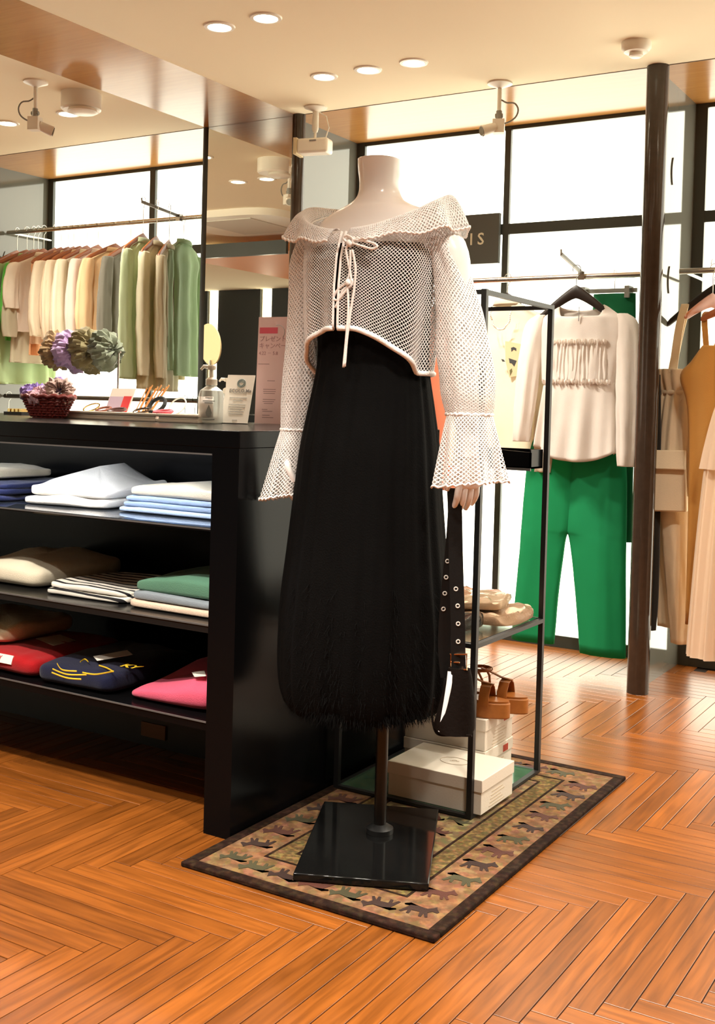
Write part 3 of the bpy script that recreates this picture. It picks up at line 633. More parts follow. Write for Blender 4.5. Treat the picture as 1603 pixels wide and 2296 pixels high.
# scrunchie stand
pc = PY(263, 930, 3.10); pc.z = ZT; zs = PY(263, 790, 3.10).z
t = thing('accessory_stand', 'slim metal stand with a cross bar carrying large scrunchies', 'stand', pc)
MB().lathe(pc, [(.045, 0), (.045, .006), (.008, .010)], 24).build('base', M_STEEL, t)
MB().cyl(pc + Vector((0, 0, .006)), pc + Vector((0, 0, zs - ZT)), .004, 10).build('post', M_STEEL, t)
xl = PY(112, 790, 3.10).x; MB().cyl((pc.x + .01, 3.10, zs), (xl, 3.10, zs), .004, 10).build('cross_bar', M_STEEL, t)
g2 = 'scrunchies on the stand'
for px, R, r, col, lab, sd in [(128, .046, .038, '#a98f68', 'large tan brown scrunchie at the left end of the stand', 11), (160, .050, .042, '#b79cc6', 'large purple satin scrunchie between brown and olive ones on the stand', 12),
                          (198, .054, .046, '#7c7350', 'large olive brown scrunchie in the middle of the stand', 13), (238, .050, .042, '#6d7562', 'large dark grey green scrunchie at the right end of the stand', 14)]:
    x = PY(px, 785, 3.10).x; scrunchie((x, 3.10, zs + .006), R * .75, r * .85, (1, .15 * sin(sd), .1), col, lab, sd, g2)
# standing oval mirror, seen only as a reflection
o0 = PY(470, 772, 2 * YC - 3.12); mc = Vector((o0.x, 3.12, o0.z)); t = thing('table_mirror', 'cream oval table mirror on the counter, seen in the pillar mirror', 'mirror', (mc.x, 3.12, ZT))
MB().prism([mc + Vector((.085 * cos(a), .02 * sin(a), .13 * sin(a))) for a in [2 * pi * k / 32 for k in range(32)]], (0, -.012, 0)).build('oval_back', mat('cream_gloss_plastic', '#dcc79a', .4), t)
MB().cyl((mc.x, 3.114, ZT + .008), (mc.x, 3.114, mc.z - .10), .008).build('stem', M_STEEL, t); MB().lathe((mc.x, 3.12, ZT), [(.07, 0), (.07, .006), (.01, .012)], 24).build('base', M_STEEL, t)
t = thing('clip_box', 'small black open box of gold hair clips at the left counter edge', 'box', PZ(28, 930, ZT))
o = PZ(28, 930, ZT); MB().box(o.x - .05, o.x + .05, o.y, o.y + .08, ZT, ZT + .012).build('box', M_BLACKM, t)
for k in range(4): MB().box(o.x - .04 + .022 * k, o.x - .027 + .022 * k, o.y + .01, o.y + .07, ZT + .012, ZT + .024).build('gold_clip', mat('gold', (.8, .6, .25), .2, metal=1), t)

# ================================================================== RUG
RX0, RX1, RY0, RY1 = -1.702, -1.027, 2.04, 3.285
t = thing('rug', 'small patterned rug with brown border and woven animal figures', 'rug', ((RX0 + RX1) / 2, (RY0 + RY1) / 2, 0))
RZ = .0105
def ringbox(mb, d0, d1, z0, z1):
    x0, x1, y0, y1 = RX0 + d0, RX1 - d0, RY0 + d0, RY1 - d0; e = d1 - d0
    return mb.box(x0, x1, y0, y0 + e, z0, z1).box(x0, x1, y1 - e, y1, z0, z1).box(x0, x0 + e, y0 + e, y1 - e, z0, z1).box(x1 - e, x1, y0 + e, y1 - e, z0, z1)
M_RD = rug_mat('rug_dark', '#241711', '#3a2a1e', '#2c1d15', 60); M_RT = rug_mat('rug_tan', '#70543a', '#937150', '#805f44', 40)
M_RO = rug_mat('rug_olive', '#5a4c30', '#8b7448', '#6e5a3a', 70); M_RF = rug_mat('rug_field', '#6a6044', '#a08a5e', '#7c5e48', 30)
bevel(ringbox(MB(), 0, .030, .0005, RZ + .002).build('edge_binding', M_RD, t), .003)
ringbox(MB(), .030, .140, .0005, RZ).build('figure_border', M_RT, t)
ringbox(MB(), .140, .147, .0005, RZ + .0008).build('guard_line', M_RD, t)
ringbox(MB(), .147, .195, .0005, RZ).build('olive_border', M_RO, t)
ringbox(MB(), .195, .202, .0005, RZ + .0008).build('guard_line', M_RD, t)
MB().box(RX0 + .202, RX1 - .202, RY0 + .202, RY1 - .202, .0005, RZ).build('center_field', M_RF, t)
horse = [(-.026, .010), (-.030, -.004), (-.036, -.024), (-.030, -.026), (-.022, -.010), (-.018, -.026), (-.012, -.026), (-.014, -.008), (.004, -.007), (.010, -.026), (.016, -.026), (.014, -.009), (.024, -.024), (.029, -.021), (.020, -.002), (.026, .008), (.038, .006), (.040, .012), (.030, .024), (.026, .032), (.022, .024), (.012, .014), (-.010, .016), (-.024, .018), (-.038, .008), (-.041, .012), (-.030, .022)]
def motif(x, y, ang, sc, m):
    c_, s_ = cos(ang), sin(ang); P = [(x + sc * (a * c_ - b_ * s_), y + sc * (a * s_ + b_ * c_), RZ + .0002) for a, b_ in horse]
    MB().prism(P, (0, 0, .0008)).build('woven_figure', m, t)
random.seed(3); MRB = [fab('rug_brown', '#2c170f', vary=.5), fab('rug_green', '#3e3a22', vary=.5), fab('rug_rust', '#4a2418', vary=.5)]
k = 0; yv = RY0 + .10
while yv < RY1 - .08:
    for x, an in ((RX1 - .085, 0), (RX0 + .085, pi)):
        motif(x + random.uniform(-.006, .006), yv, an + random.uniform(-.25, .25), random.uniform(.95, 1.2), MRB[k % 3]); k += 1
    yv += .098
for x in [RX0 + .16 + .085 * i for i in range(5)]:
    for y, an in ((RY0 + .082, pi), (RY1 - .085, 0)): motif(x, y, an + random.uniform(-.15, .15), 1.05, MRB[k % 3]); k += 1
for i in range(12): motif(random.uniform(RX0 + .24, RX1 - .24), random.uniform(RY0 + .25, RY1 - .25), random.uniform(0, 6), random.uniform(.6, .95), MRB[i % 3])

# ================================================================== MANNEQUIN
BX, BY = -1.414, 2.38
mq = thing('mannequin', 'headless glossy white mannequin on a black base plate stand', 'mannequin', (BX, BY, 0))
M_SKIN = mat('mannequin_gloss', '#f3f0ee', .18, spec=.6)
# base plate (turned) and pole
pc_ = Vector((-1.380, 2.382, 0)); e1 = Vector((.415, -.91, 0)).normalized(); e2 = Vector((.91, .415, 0)).normalized()
bevel(MB().obox(pc_ + Vector((0, 0, .0220)), e1 * .238, e2 * .155, Vector((0, 0, .009))).build('base_plate', mat('black_gloss_metal', (.005, .005, .005), .08, spec=.35), mq), .003)
MB().cyl((-1.385, 2.43, .030), (-1.385, 2.43, .80), .0155, 20).build('pole', mat('dark_steel_pole', (.012, .011, .010), .35), mq)
MB().lathe((-1.385, 2.43, .0312), [(.034, 0), (.034, .012), (.018, .022)], 24).build('pole_socket', M_BLACKM, mq)
tb = MB()
secs = [(BX, BY + .008, 1.708, .001, .001), (BX, BY + .008, 1.708, .046, .050), (BX, BY + .008, 1.702, .051, .055), (BX, BY + .010, 1.680, .0505, .055), (BX, BY + .012, 1.650, .0475, .053), (BX, BY + .014, 1.625, .050, .056), (BX, BY + .014, 1.608, .062, .060),
        (BX, BY + .014, 1.594, .088, .066), (BX, BY + .012, 1.582, .118, .072), (BX, BY + .010, 1.566, .146, .078), (BX, BY + .008, 1.545, .168, .084), (BX, BY + .004, 1.515, .180, .092), (BX, BY, 1.46, .160, .103), (BX, BY - .006, 1.40, .146, .110),
        (BX, BY - .008, 1.36, .140, .110), (BX, BY, 1.29, .128, .095), (BX, BY, 1.21, .115, .085), (BX, BY, 1.12, .135, .095), (BX, BY + .01, 1.02, .160, .112), (BX, BY + .012, .93, .168, .118), (BX, BY + .01, .85, .150, .105), (BX, BY + .01, .80, .12, .085), (BX, BY + .01, .79, .001, .001)]
loft(tb, secs, n=56, rows=90, ex=2.15); tb.build('torso', M_SKIN, mq, 60)
ARMS = {}
for s in (-1, 1):
    Tb = {1: [(.206, 0, 1.475), (.226, -.002, 1.398), (.240, -.008, 1.30), (.254, -.012, 1.20), (.268, -.018, 1.10), (.278, -.022, 1.03), (.284, -.030, .985)], -1: [(.196, 0, 1.475), (.203, 0, 1.398), (.204, -.004, 1.30), (.205, -.010, 1.20), (.208, -.024, 1.09), (.212, -.036, 1.03), (.216, -.046, .982)]}[s]
    pts = [(BX + s * .158, BY + .010, 1.530)] + [(BX + s * x, BY + y, z) for x, y, z in Tb]
    rr = [.036, .040, .036, .034, .033, .030, .025, .022]
    P = cat_rom([(*p, r) for p, r in zip(pts, rr)], 30)
    arm = MB().tube([p[:3] for p in P], [p[3] for p in P], 18).build('arm', M_SKIN, mq, 60)
    ARMS[s] = pts
    # hand: palm with four fingers and a thumb, hanging down, fingers curled
    wv = Vector(pts[-1]); hd = MB(); HS = .86
    nvec = Vector((-s * .5, -.86, 0)).normalized()      # knuckle row direction (front)
    ov = Vector((s * .86, -.5, 0)).normalized()          # back of the hand faces outward
    R = []
    for d_, wd_, th_ in ((-.015, .021, .022), (.008, .022, .018), (.030, .030, .016), (.050, .034, .0145), (.064, .031, .012), (.070, .024, .007)):
        R.append([wv + Vector((0, 0, -d_)) + nvec * (wd_ * cos(2 * pi * k / 16) - .004) + ov * (th_ * sin(2 * pi * k / 16)) for k in range(16)])
    hd.rings(R)
    for i, (off, ln_) in enumerate(((.023, .060), (.008, .068), (-.008, .063), (-.023, .050))):
        b0 = wv + Vector((0, 0, -.058)) + nvec * off
        p1 = b0 + Vector((0, 0, -.32 * ln_ - .006)) + nvec * off * .1 - ov * .003; p2 = p1 + Vector((0, 0, -.30 * ln_)) - ov * .007; p3 = p2 + Vector((0, 0, -.24 * ln_)) - ov * .011
        Q = cat_rom([(*b0, .0088), (*p1, .0084), (*p2, .0074), (*p3, .0058)], 12); hd.tube([q[:3] for q in Q], [q[3] for q in Q], 10)
    b0 = wv + Vector((0, 0, -.018)) + nvec * .021; p1 = b0 + Vector((0, 0, -.020)) + nvec * .016 - ov * .006; p2 = p1 + Vector((0, 0, -.024)) + nvec * .005 - ov * .012
    Q = cat_rom([(*b0, .0105), (*p1, .0094), (*p2, .0082), (*(p2 + Vector((0, 0, -.012)) - ov * .006), .0055)], 12); hd.tube([q[:3] for q in Q], [q[3] for q in Q], 10)
    hd.build('hand', M_SKIN, mq, 60)

# ---- black dress
dr = thing('black_dress', 'long black gathered dress on the mannequin with a fuzzy hem', 'dress', (BX, BY, .30))
M_DRESS = mat('fabric_black', (.0022, .0021, .0021), .85, spec=.08, bump=.35, bscale=260, vary=.3, vscale=20)
bd = MB(); loft(bd, [(BX, BY - .004, 1.488, .164, .110), (BX, BY - .008, 1.42, .156, .122), (BX, BY - .012, 1.36, .152, .124), (BX, BY - .004, 1.28, .142, .114), (BX, BY, 1.25, .134, .106), (BX, BY, 1.22, .130, .102)], n=56, rows=24, fold=.004, nf=14, seed=2, cap=False)
solidify(bd.build('bodice', M_DRESS, dr, 180), .003)
skp = [(1.315, .146, .117), (1.25, .143, .115), (1.19, .144, .118), (1.10, .158, .140), (1.00, .172, .166), (.90, .181, .178), (.75, .194, .192), (.62, .206, .205), (.50, .209, .208), (.42, .204, .202), (.375, .190, .190), (.360, .178, .178)]
sk = MB(); R = []
S = cat_rom(skp, 60); n = 160
for k, (z, rx, ry) in enumerate(S):
    t_ = k / 59; ring = []
    for i in range(n):
        a = 2 * pi * i / n
        f_ = .0062 * t_ ** .6 * (.55 * sin(19 * a + .7 * sin(3 * a)) + .45 * sin(31 * a + 2 * sin(2 * a + 4 * t_))) + .012 * t_ * nz(cos(a) * 2, sin(a) * 2, z * 1.5)
        ring.append((BX + (rx + f_) * cos(a), BY + (ry + f_) * sin(a), z + .003 * sin(23 * a) * t_))
    R.append(ring)
sk.rings(R, cap0=False, cap1=False); solidify(sk.build('skirt', M_DRESS, dr, 180), .002)
fr = MB(); random.seed(5)
def skr(z):
    for (z1, a1, b1), (z2, a2, b2) in zip(skp, skp[1:]):
        if z >= z2: u = (z1 - z) / (z1 - z2); return a1 + (a2 - a1) * u
    return skp[-1][1]
for i in range(5200):
    a = random.uniform(0, 2 * pi); z = .362 + (random.uniform(0, .42) ** 1.3 if i % 3 else random.uniform(-.002, .02)); rx = skr(z) - .002
    p = Vector((BX + rx * cos(a), BY + rx * sin(a), z)); ln_ = random.uniform(.012, .028); d_ = Vector((cos(a) * random.uniform(-.1, .8), sin(a) * random.uniform(-.1, .8), -1)).normalized() * ln_ + Vector((random.uniform(-.006, .006), random.uniform(-.006, .006), 0))
    sd = Vector((-sin(a), cos(a), 0)) * .0009; fr.add([p - sd, p + sd, p + d_ * .6 + sd * .6, p + d_, p + d_ * .6 - sd * .6], [(0, 1, 2, 3, 4)])
fr.build('hem_fringe', M_DRESS, dr, 180, kind='stuff')

# ---- white net top: real netting, every cell an open diamond
nb_ = thing('net_blouse', 'white open mesh blouse with ruffled cape collar and ties on the mannequin', 'blouse', (BX, BY, 1.0))
M_NET = mat('white_crochet', '#fbf9f8', .85, spec=.15, thin=.15)
M_TRIM = mat('white_cord', '#fcfaf8', .8, spec=.2, bump=.5, bscale=300)
def net(name, fn, nu, nv, cu, s=.60, keep=None, th=.0016):
    mb = MB(); cache = {}
    def P(i, j):
        if cu: i %= nu
        if (i, j) not in cache: cache[(i, j)] = len(mb.v); mb.v.append(tuple(fn(i / nu, j / nv)))
        return cache[(i, j)]
    for j in range(1, nv):
        for i in range(0 if cu else 1, nu):
            if (i + j) % 2 == 0: continue
            if keep and not keep(i / nu, j / nv): continue
            q = [P(i - 1, j), P(i, j + 1), P(i + 1, j), P(i, j - 1)]
            c = Vector((0, 0, 0))
            for k in q: c += Vector(mb.v[k]) / 4
            k0 = len(mb.v); mb.v += [tuple(c + (Vector(mb.v[k]) - c) * s) for k in q]
            mb.f += [(q[k], q[(k + 1) % 4], k0 + (k + 1) % 4, k0 + k) for k in range(4)]
    o = mb.build(name, M_NET, nb_, 180); solidify(o, th); return o
AF = -pi / 2 - .06    # the front opening
def hem_z(a):
    d = abs((a - AF + pi) % (2 * pi) - pi); return 1.282 - .100 * min(1, max(0, (d - .25) / 1.15)) ** 1.3
def body_r(z):
    P = [(1.175, .158, .130), (1.24, .166, .138), (1.30, .172, .142), (1.38, .176, .144), (1.45, .182, .138), (1.50, .184, .124), (1.53, .180, .112), (1.56, .170, .100), (1.592, .150, .090)]
    for (z0, a0, b0), (z1, a1, b1) in zip(P, P[1:]):
        if z <= z1: u = max(0, (z - z0) / (z1 - z0)); return a0 + (a1 - a0) * u, b0 + (b1 - b0) * u
    return P[-1][1:]
def top_z(a):   # neckline height round the body
    fr_ = .5 + .5 * cos(a - AF); return 1.590 - .078 * fr_ ** 1.6
def body_fn(u, v):
    a = AF + .035 + (2 * pi - .07) * u; z0, z1 = top_z(a), hem_z(a); z = z0 + (z1 - z0) * v
    rx, ry = body_r(z); f_ = 1 + (.035 * sin(11 * a + 1) + .03 * sin(7 * a)) * v * .9
    if v > .05: f_ += .02 * nz(3 * cos(a), 3 * sin(a), z * 4)
    return Vector((BX + rx * f_ * cos(a), BY - .010 + ry * f_ * sin(a), z))
net('net_body', body_fn, 224, 66, False, s=.76)
MB().tube([body_fn(i / 120, 1) for i in range(121)], .0065, 8).build('hem_band', M_TRIM, nb_, 180)
MB().tube([body_fn(0, j / 20) for j in range(21)], .0034, 6).build('front_edge', M_TRIM, nb_, 180)
MB().tube([body_fn(1, j / 20) for j in range(21)], .0034, 6).build('front_edge', M_TRIM, nb_, 180)
SLV = {1: [(.166, .006, 1.552, .050), (.196, .0, 1.475, .044), (.220, -.002, 1.398, .046), (.243, -.006, 1.31, .056), (.258, -.010, 1.22, .064), (.272, -.015, 1.14, .063), (.279, -.020, 1.088, .052)],
       -1: [(.166, .006, 1.552, .050), (.196, .0, 1.475, .045), (.203, .0, 1.398, .041), (.204, -.004, 1.31, .041), (.205, -.008, 1.22, .042), (.206, -.018, 1.12, .041), (.208, -.030, 1.036, .033)]}
CUF = {1: (.292, -.032, .928, .078), -1: (.224, -.058, .866, .048)}
def sleeve_fn(s):
    tab = cat_rom(SLV[s], 200)
    def fn(u, v):
        x, y, z, r = tab[min(199, int(v * 199))]; a = 2 * pi * u
        rr = r * (1 + .05 * sin(5 * a + 3 * v) + .06 * nz(cos(a) * 2 + s, sin(a) * 2, v * 6)) * (1 + .05 * sin(24 * a) * max(0, v - .85) * 5)
        return Vector((BX + s * x + rr * cos(a), BY + y + rr * sin(a), z - .015 * cos(a) * s * (1 - v)))
    return fn
def cuff_fn(s):
    x0, y0, z0, r0 = SLV[s][-1]; x1, y1, z1, r1 = CUF[s]
    def fn(u, v):
        a = 2 * pi * u; r = r0 + (r1 - r0) * v ** .8; rr = r * (1 + (.14 * sin(7 * a + s) + .05 * sin(12 * a)) * v)
        return Vector((BX + s * (x0 + (x1 - x0) * v) + rr * cos(a), BY + y0 + (y1 - y0) * v + rr * sin(a), z0 + (z1 - z0 + .010 * cos(a)) * v))
    return fn
for s in (-1, 1):
    f1, f2 = sleeve_fn(s), cuff_fn(s)
    net('net_sleeve', f1, 72 if s > 0 else 56, 92, True, s=.58); net('net_cuff', f2, 84 if s > 0 else 60, 34, True, s=.68)
    MB().tube([f1(i / 60, 1) + Vector((0, 0, .002 * sin(i * 2.1))) for i in range(60)], .0036, 7, closed=True).build('cuff_gather', M_TRIM, nb_, 180)
    MB().tube([f2(i / 90, 1) + Vector((0, 0, .003 * sin(i * pi / 1.5))) for i in range(90)], .0028, 6, closed=True).build('cuff_edge', M_TRIM, nb_, 180)
def collar_fn(u, v):
    a = AF + .10 + (2 * pi - .20) * u; z0 = top_z(a) + .006; rx, ry = body_r(z0)
    sd = abs(cos(a)); fr_ = max(0, -sin(a))
    x0, y0 = rx * 1.02, ry * 1.02
    X1 = .241; Y1 = .152 if fr_ > 0 else .150; zz = 1.502 + .022 * sd ** 2 - .012 * fr_
    arch = sin(pi * min(v * 1.0, 1)) * (.040 * sd ** 2 + .006)
    wv = (.007 * sin(9 * a) + .005 * sin(14 * a + 1)) * v ** 2
    k = v
    return Vector((BX + (x0 + (X1 - x0) * k + wv) * cos(a), BY - .004 + (y0 + (Y1 - y0) * k + wv) * sin(a), z0 + (zz - z0) * k ** 1.5 + arch + .005 * v * v * sin(11 * a)))
net('cape_collar', collar_fn, 270, 28, False, s=.62)
MB().tube([collar_fn(i / 320, 1) + Vector((0, 0, .0022 * sin(i * 1.9))) for i in range(321)], .0030, 7).build('collar_edge', M_TRIM, nb_, 180)
MB().tube([collar_fn(i / 100, 0) for i in range(101)], .0026, 7).build('neck_edge', M_TRIM, nb_, 180)
# ties
fy = BY - .152; 
def fp(px, py, Y=2.222): p = PY(px, py, Y); return (p.x, p.y, p.z)
tie = MB()
for pts in ([(783, 546), (776, 560), (781, 590), (786, 615), (788, 640)], [(783, 546), (795, 538), (815, 540), (838, 546), (846, 552), (835, 558), (812, 552), (790, 545)], [(783, 548), (770, 535), (778, 528), (790, 534), (792, 546)],
            [(790, 560), (797, 600), (795, 640), (786, 700), (778, 760), (773, 822)], [(786, 560), (784, 610), (779, 633), (781, 690), (777, 750), (770, 824)],
            [(779, 633), (757, 650), (748, 668), (758, 672), (775, 652), (782, 636)], [(779, 633), (790, 628), (786, 642), (770, 650), (752, 690)]):
    P = cat_rom([fp(*q) for q in pts], 26); tie.tube(P, .0030, 7)
tie.tube([fp(779, 628), fp(783, 640)], .007, 8).tube([fp(780, 542), fp(788, 550)], .007, 8)
tie.build('tie_cords', M_TRIM, nb_, 180)

# ---- leather bag held in the hand
M_LEA = mat('dark_leather', (.007, .0045, .0035), .7, spec=.08, bump=.3, bscale=120); M_STRAP = mat('black_leather', (.007, .007, .007), .45, spec=.3, bump=.2, bscale=150)
M_EYE = mat('pale_nickel', (.85, .84, .80), .35, metal=.3)
YBG = 2.335
def gp(px, py, Y=YBG): return PY(px, py, Y)
bg = thing('leather_bag', 'dark leather shoulder bag with eyelet strap hanging from the mannequin hand', 'bag', gp(1020, 1640))
xs_ = Vector((.86, .5, 0)).normalized()
fs_ = [(1018, 1096), (1020, 1150), (1022, 1250), (1026, 1380), (1028, 1480), (1030, 1520)]
P = cat_rom([tuple(gp(*q)) for q in fs_], 20); st = MB().ribbon(P, [.033] * 20, .0032, xs_).build('front_strap', M_STRAP, bg)
rs_ = [(1019, 1096, YBG + .004), (1020, 1110, YBG + .02), (1015, 1200, YBG + .03), (1003, 1330, YBG + .03), (996, 1440, YBG + .03), (1002, 1520, YBG + .03)]
P2 = cat_rom([tuple(gp(*q)) for q in rs_], 20); st2 = MB().ribbon(P2, [.030] * 20, .0032, xs_).build('rear_strap', M_STRAP, bg)
nn = Vector((.5, -.86, 0))
for (x, y) in ((1022, 1320), (1026, 1358), (1027, 1398), (1027, 1438)):
    MB().tube(arc(gp(x, y) + nn * .003, .0042, 0, 2 * pi, 14, xs_, (0, 0, 1))[:-1], .0014, 6, closed=True).build('eyelet', M_EYE, st)
for (x, y) in ((1003, 1258), (1000, 1294), (997, 1330), (994, 1365)):
    MB().tube(arc(gp(x, y, YBG + .027) + nn * .003, .0042, 0, 2 * pi, 14, xs_, (0, 0, 1))[:-1], .0014, 6, closed=True).build('eyelet', M_EYE, st2)
bk = [gp(1010, 1466), gp(1046, 1466), gp(1046, 1500), gp(1010, 1500)]; MB().tube([q + nn * .005 for q in bk], .0026, 6, closed=True).build('buckle', M_GOLD, st)
MB().tube([gp(1010, 1483) + nn * .006, gp(1030, 1484) + nn * .007], .0020, 6).build('buckle_pin', M_GOLD, st)
# bag body: soft tapered pouch
bb_ = MB(); R = []
for (xa, xb, py) in ((1008, 1052, 1498), (1004, 1056, 1520), (994, 1060, 1560), (984, 1061, 1600), (976, 1060, 1630), (982, 1056, 1640)):
    A_, B_ = gp(xa, py), gp(xb, py); c = (A_ + B_) / 2; hw = (B_ - A_).length / 2; th = .014 + .030 * (py - 1498) / 142
    R.append([c + xs_ * (hw * cos(2 * pi * k / 24)) + nn * (th * sin(2 * pi * k / 24)) for k in range(24)])
bb_.rings(R); bb_.build('pouch', M_LEA, bg, 60)
fl = MB().tube(cat_rom([tuple(gp(x, y) + nn * l) for x, y, l in ((1010, 1502, .018), (1005, 1530, .028), (997, 1570, .037), (989, 1605, .043), (983, 1628, .046))], 16), [.0085 - .0003 * k for k in range(16)], 8, flat=.4).build('silver_piping', mat('silver_trim', (.85, .85, .88), .35), bg)
MB().tube(cat_rom([tuple(gp(x, y) + nn * .02) for x, y in ((972, 1560), (968, 1600), (974, 1632), (985, 1642), (1010, 1643), (1056, 1644))], 20), .003, 6).build('bottom_piping', M_LEA, bg)

# ================================================================== METAL RACK
RKX0, RKX1, RKY0, RKY1, RKZ = -1.680, -1.262, 2.694, 3.160, 1.417
rk = thing('metal_rack', 'slim black metal display rack with glass shelves on the rug', 'rack', ((RKX0 + RKX1) / 2, (RKY0 + RKY1) / 2, .012)); TB = .0075; ZF = .0125
for x in (RKX0, RKX1):
    for y in (RKY0, RKY1): MB().box(x - TB, x + TB, y - TB, y + TB, ZF, RKZ).build('post', M_BLACKM, rk)
for zz, nm in ((RKZ - TB, 'top_rail'), (.480 - TB, 'shelf_rail'), (ZF + .0045, 'bottom_rail')):
    for y in (RKY0, RKY1): MB().box(RKX0 + TB, RKX1 - TB, y - TB, y + TB, zz - (TB * .8 if zz > .1 else .004), zz + (TB * .8 if zz > .1 else .004)).build(nm, M_BLACKM, rk)
    for x in (RKX0, RKX1): MB().box(x - TB, x + TB, RKY0 + TB, RKY1 - TB, zz - (TB * .8 if zz > .1 else .004), zz + (TB * .8 if zz > .1 else .004)).build(nm, M_BLACKM, rk)
MB().box(RKX0 + TB, RKX1 - TB, RKY0 + TB, RKY1 - TB, .474, .480).build('glass_shelf', M_GLASS, rk)
MB().box(RKX0 + TB, RKX1 - TB, RKY0 + TB, RKY1 - TB, ZF + .003, ZF + .0085).build('glass_shelf', mat('green_glass', (.30, .50, .34), .05, trans=.85, ior=1.3), rk)
ZBX = ZF + .009
def shoebox(x0, x1, y0, y1, z0, h, label, emblem=False, red=True):
    t = thing('shoe_box', label, 'box', ((x0 + x1) / 2, (y0 + y1) / 2, z0), 'white shoe boxes'); m = mat('white_cardboard', '#e9dfd0', .75, bump=.1)
    bevel(MB().box(x0, x1, y0, y1, z0, z0 + h - .004).build('carton', m, t), .001)
    ld = bevel(MB().box(x0 - .003, x1 + .003, y0 - .003, y1 + .003, z0 + h - .034, z0 + h).build('lid', m, t), .0015)
    if emblem:
        c = Vector(((x0 + x1) / 2 + .01, (y0 + y1) / 2, z0 + h + .0005)); mb = MB()
        mb.tube([c + Vector((.042 * cos(a), .030 * sin(a), 0)) for a in [2 * pi * k / 28 for k in range(28)]], .0009, 5, closed=True)
        mb.tube([c + Vector((-.012, -.006, 0)), c + Vector((.012, .006, 0))], .0007, 5).tube(arc(c, .008, 0, pi, 8, (1, 0, 0), (0, 1, 0)), .0006, 5); mb.build('emblem', mat('beige_print', '#b9a58a', .6), ld)
    lines = MB()
    for k in range(5): lines.box(x1 + .0001, x1 + .0006, y0 + .05 + .004 * k, y0 + .15 - .012 * (k % 3), z0 + .008 + .009 * k, z0 + .010 + .009 * k)
    lines.build('end_print', mat('end_print', '#cbb89c', .7), t)
    if red: MB().box(x1 + .0032, x1 + .0038, y1 - .07, y1 - .035, z0 + h - .030, z0 + h - .010).build('red_label', mat('label_red', '#b4402a', .6), ld)
    return t
shoebox(-1.520, -1.236, 2.708, 2.915, ZBX, .094, 'white shoe box with oval emblem on lid, front of the rack base', True, False)
shoebox(-1.600, -1.338, 2.945, 3.140, ZBX, .091, 'white shoe box with red label, lower one of the rear stack')
shoebox(-1.600, -1.338, 2.945, 3.140, ZBX + .0925, .092, 'white shoe box with red label, upper one under the sandals')
ZS = ZBX + .185
M_TAN = mat('tan_leather', '#9a5a24', .4, spec=.5); M_COR = mat('tan_cork', '#a8672c', .55, vary=.25, vscale=60)
def sandal(c, yaw, label):
    t = thing('sandal', label, 'sandal', c, 'platform sandals'); C_, S_ = cos(yaw), sin(yaw)
    P = lambda a, b_, z: Vector((c[0] + a * C_ - b_ * S_, c[1] + a * S_ + b_ * C_, c[2] + z))
    ol = []
    for k in range(36):
        a = 2 * pi * k / 36; l = .100 * cos(a); wd = (.036 if cos(a) > 0 else .028) * sin(a); ol.append((l, wd))
    bevel(MB().prism([P(l, q, 0) for l, q in ol], (0, 0, .046)).build('platform_sole', M_COR, t), .004)
    MB().prism([P(l * .97, q * .96, .046) for l, q in ol], (0, 0, .005)).build('footbed', M_TAN, t)
    MB().ribbon([P(.03, -.038, .035), P(.03, -.036, .062), P(.03, -.018, .088), P(.03, .005, .094), P(.03, .026, .080), P(.03, .036, .055), P(.03, .037, .035)], .030, .003, P(1, 0, 0) - P(0, 0, 0)).build('toe_strap', M_TAN, t)
    MB().ribbon([P(.05, 0, .094), P(.015, 0, .098), P(-.02, 0, .110), P(-.05, 0, .118)], .010, .003, P(0, 1, 0) - P(0, 0, 0)).build('center_strap', M_TAN, t)
    MB().tube([P(-.05 + .030 * sin(a) * -1, .030 * cos(a), .116) for a in [2 * pi * k / 20 for k in range(20)]], .005, 6, closed=True, flat=.4).build('ankle_strap', M_TAN, t)
    MB().tube([P(-.03, -.028, .046), P(-.035, -.031, .09), P(-.05, -.03, .116)], .004, 6).tube([P(-.03, .028, .046), P(-.035, .031, .09), P(-.05, .03, .116)], .004, 6).build('side_straps', M_TAN, t)
    bk = MB().tube(arc(P(-.02, -.001, .119), .006, 0, 2 * pi, 12, P(1, 0, 0) - P(0, 0, 0), (0, 0, 1))[:-1], .0015, 6, closed=True).build('buckle', M_CHROME, t)
sandal((-1.385, 2.985, ZS), radians(8), 'brown platform sandal with straps, nearer of the pair on the boxes'); sandal((-1.362, 3.070, ZS), radians(4), 'brown platform sandal with straps, rear one of the pair on the boxes')
# wrapped packs on the glass shelf
def pack(c, wd, dp, ht, col, label, yaw, seed):
    t = thing('garment_pack', label, 'packet', c, 'plastic wrapped garments on the glass shelf')
    slab(mb := MB(), c, wd, dp, ht, yaw, seed=seed, amp=.010, sc=12); mb.build('folded_garment', fab('pack' + str(seed), col), t, 180)
    slab(mb := MB(), (c[0], c[1], c[2]), wd * 1.12, dp * 1.12, ht * 1.18, yaw, e=.5, seed=seed + 1, amp=.010, sc=22); mb.build('plastic_wrap', mat('cellophane', (.95, .95, .93), .06, trans=1, ior=1.12, bump=.6, bscale=40), t, 180)
pack((-1.385, 3.03, .4805), .22, .22, .030, '#c9a98c', 'beige garment in clear plastic wrap, lower one on the glass shelf', .1, 41)
pack((-1.44, 3.04, .5165), .20, .20, .026, '#d2b594', 'pale tan garment in clear plastic wrap on top of the beige one', .3, 43)
pack((-1.43, 2.83, .4805), .18, .16, .034, '#2a2620', 'dark garment in clear plastic wrap at the front of the glass shelf', -.1, 45)
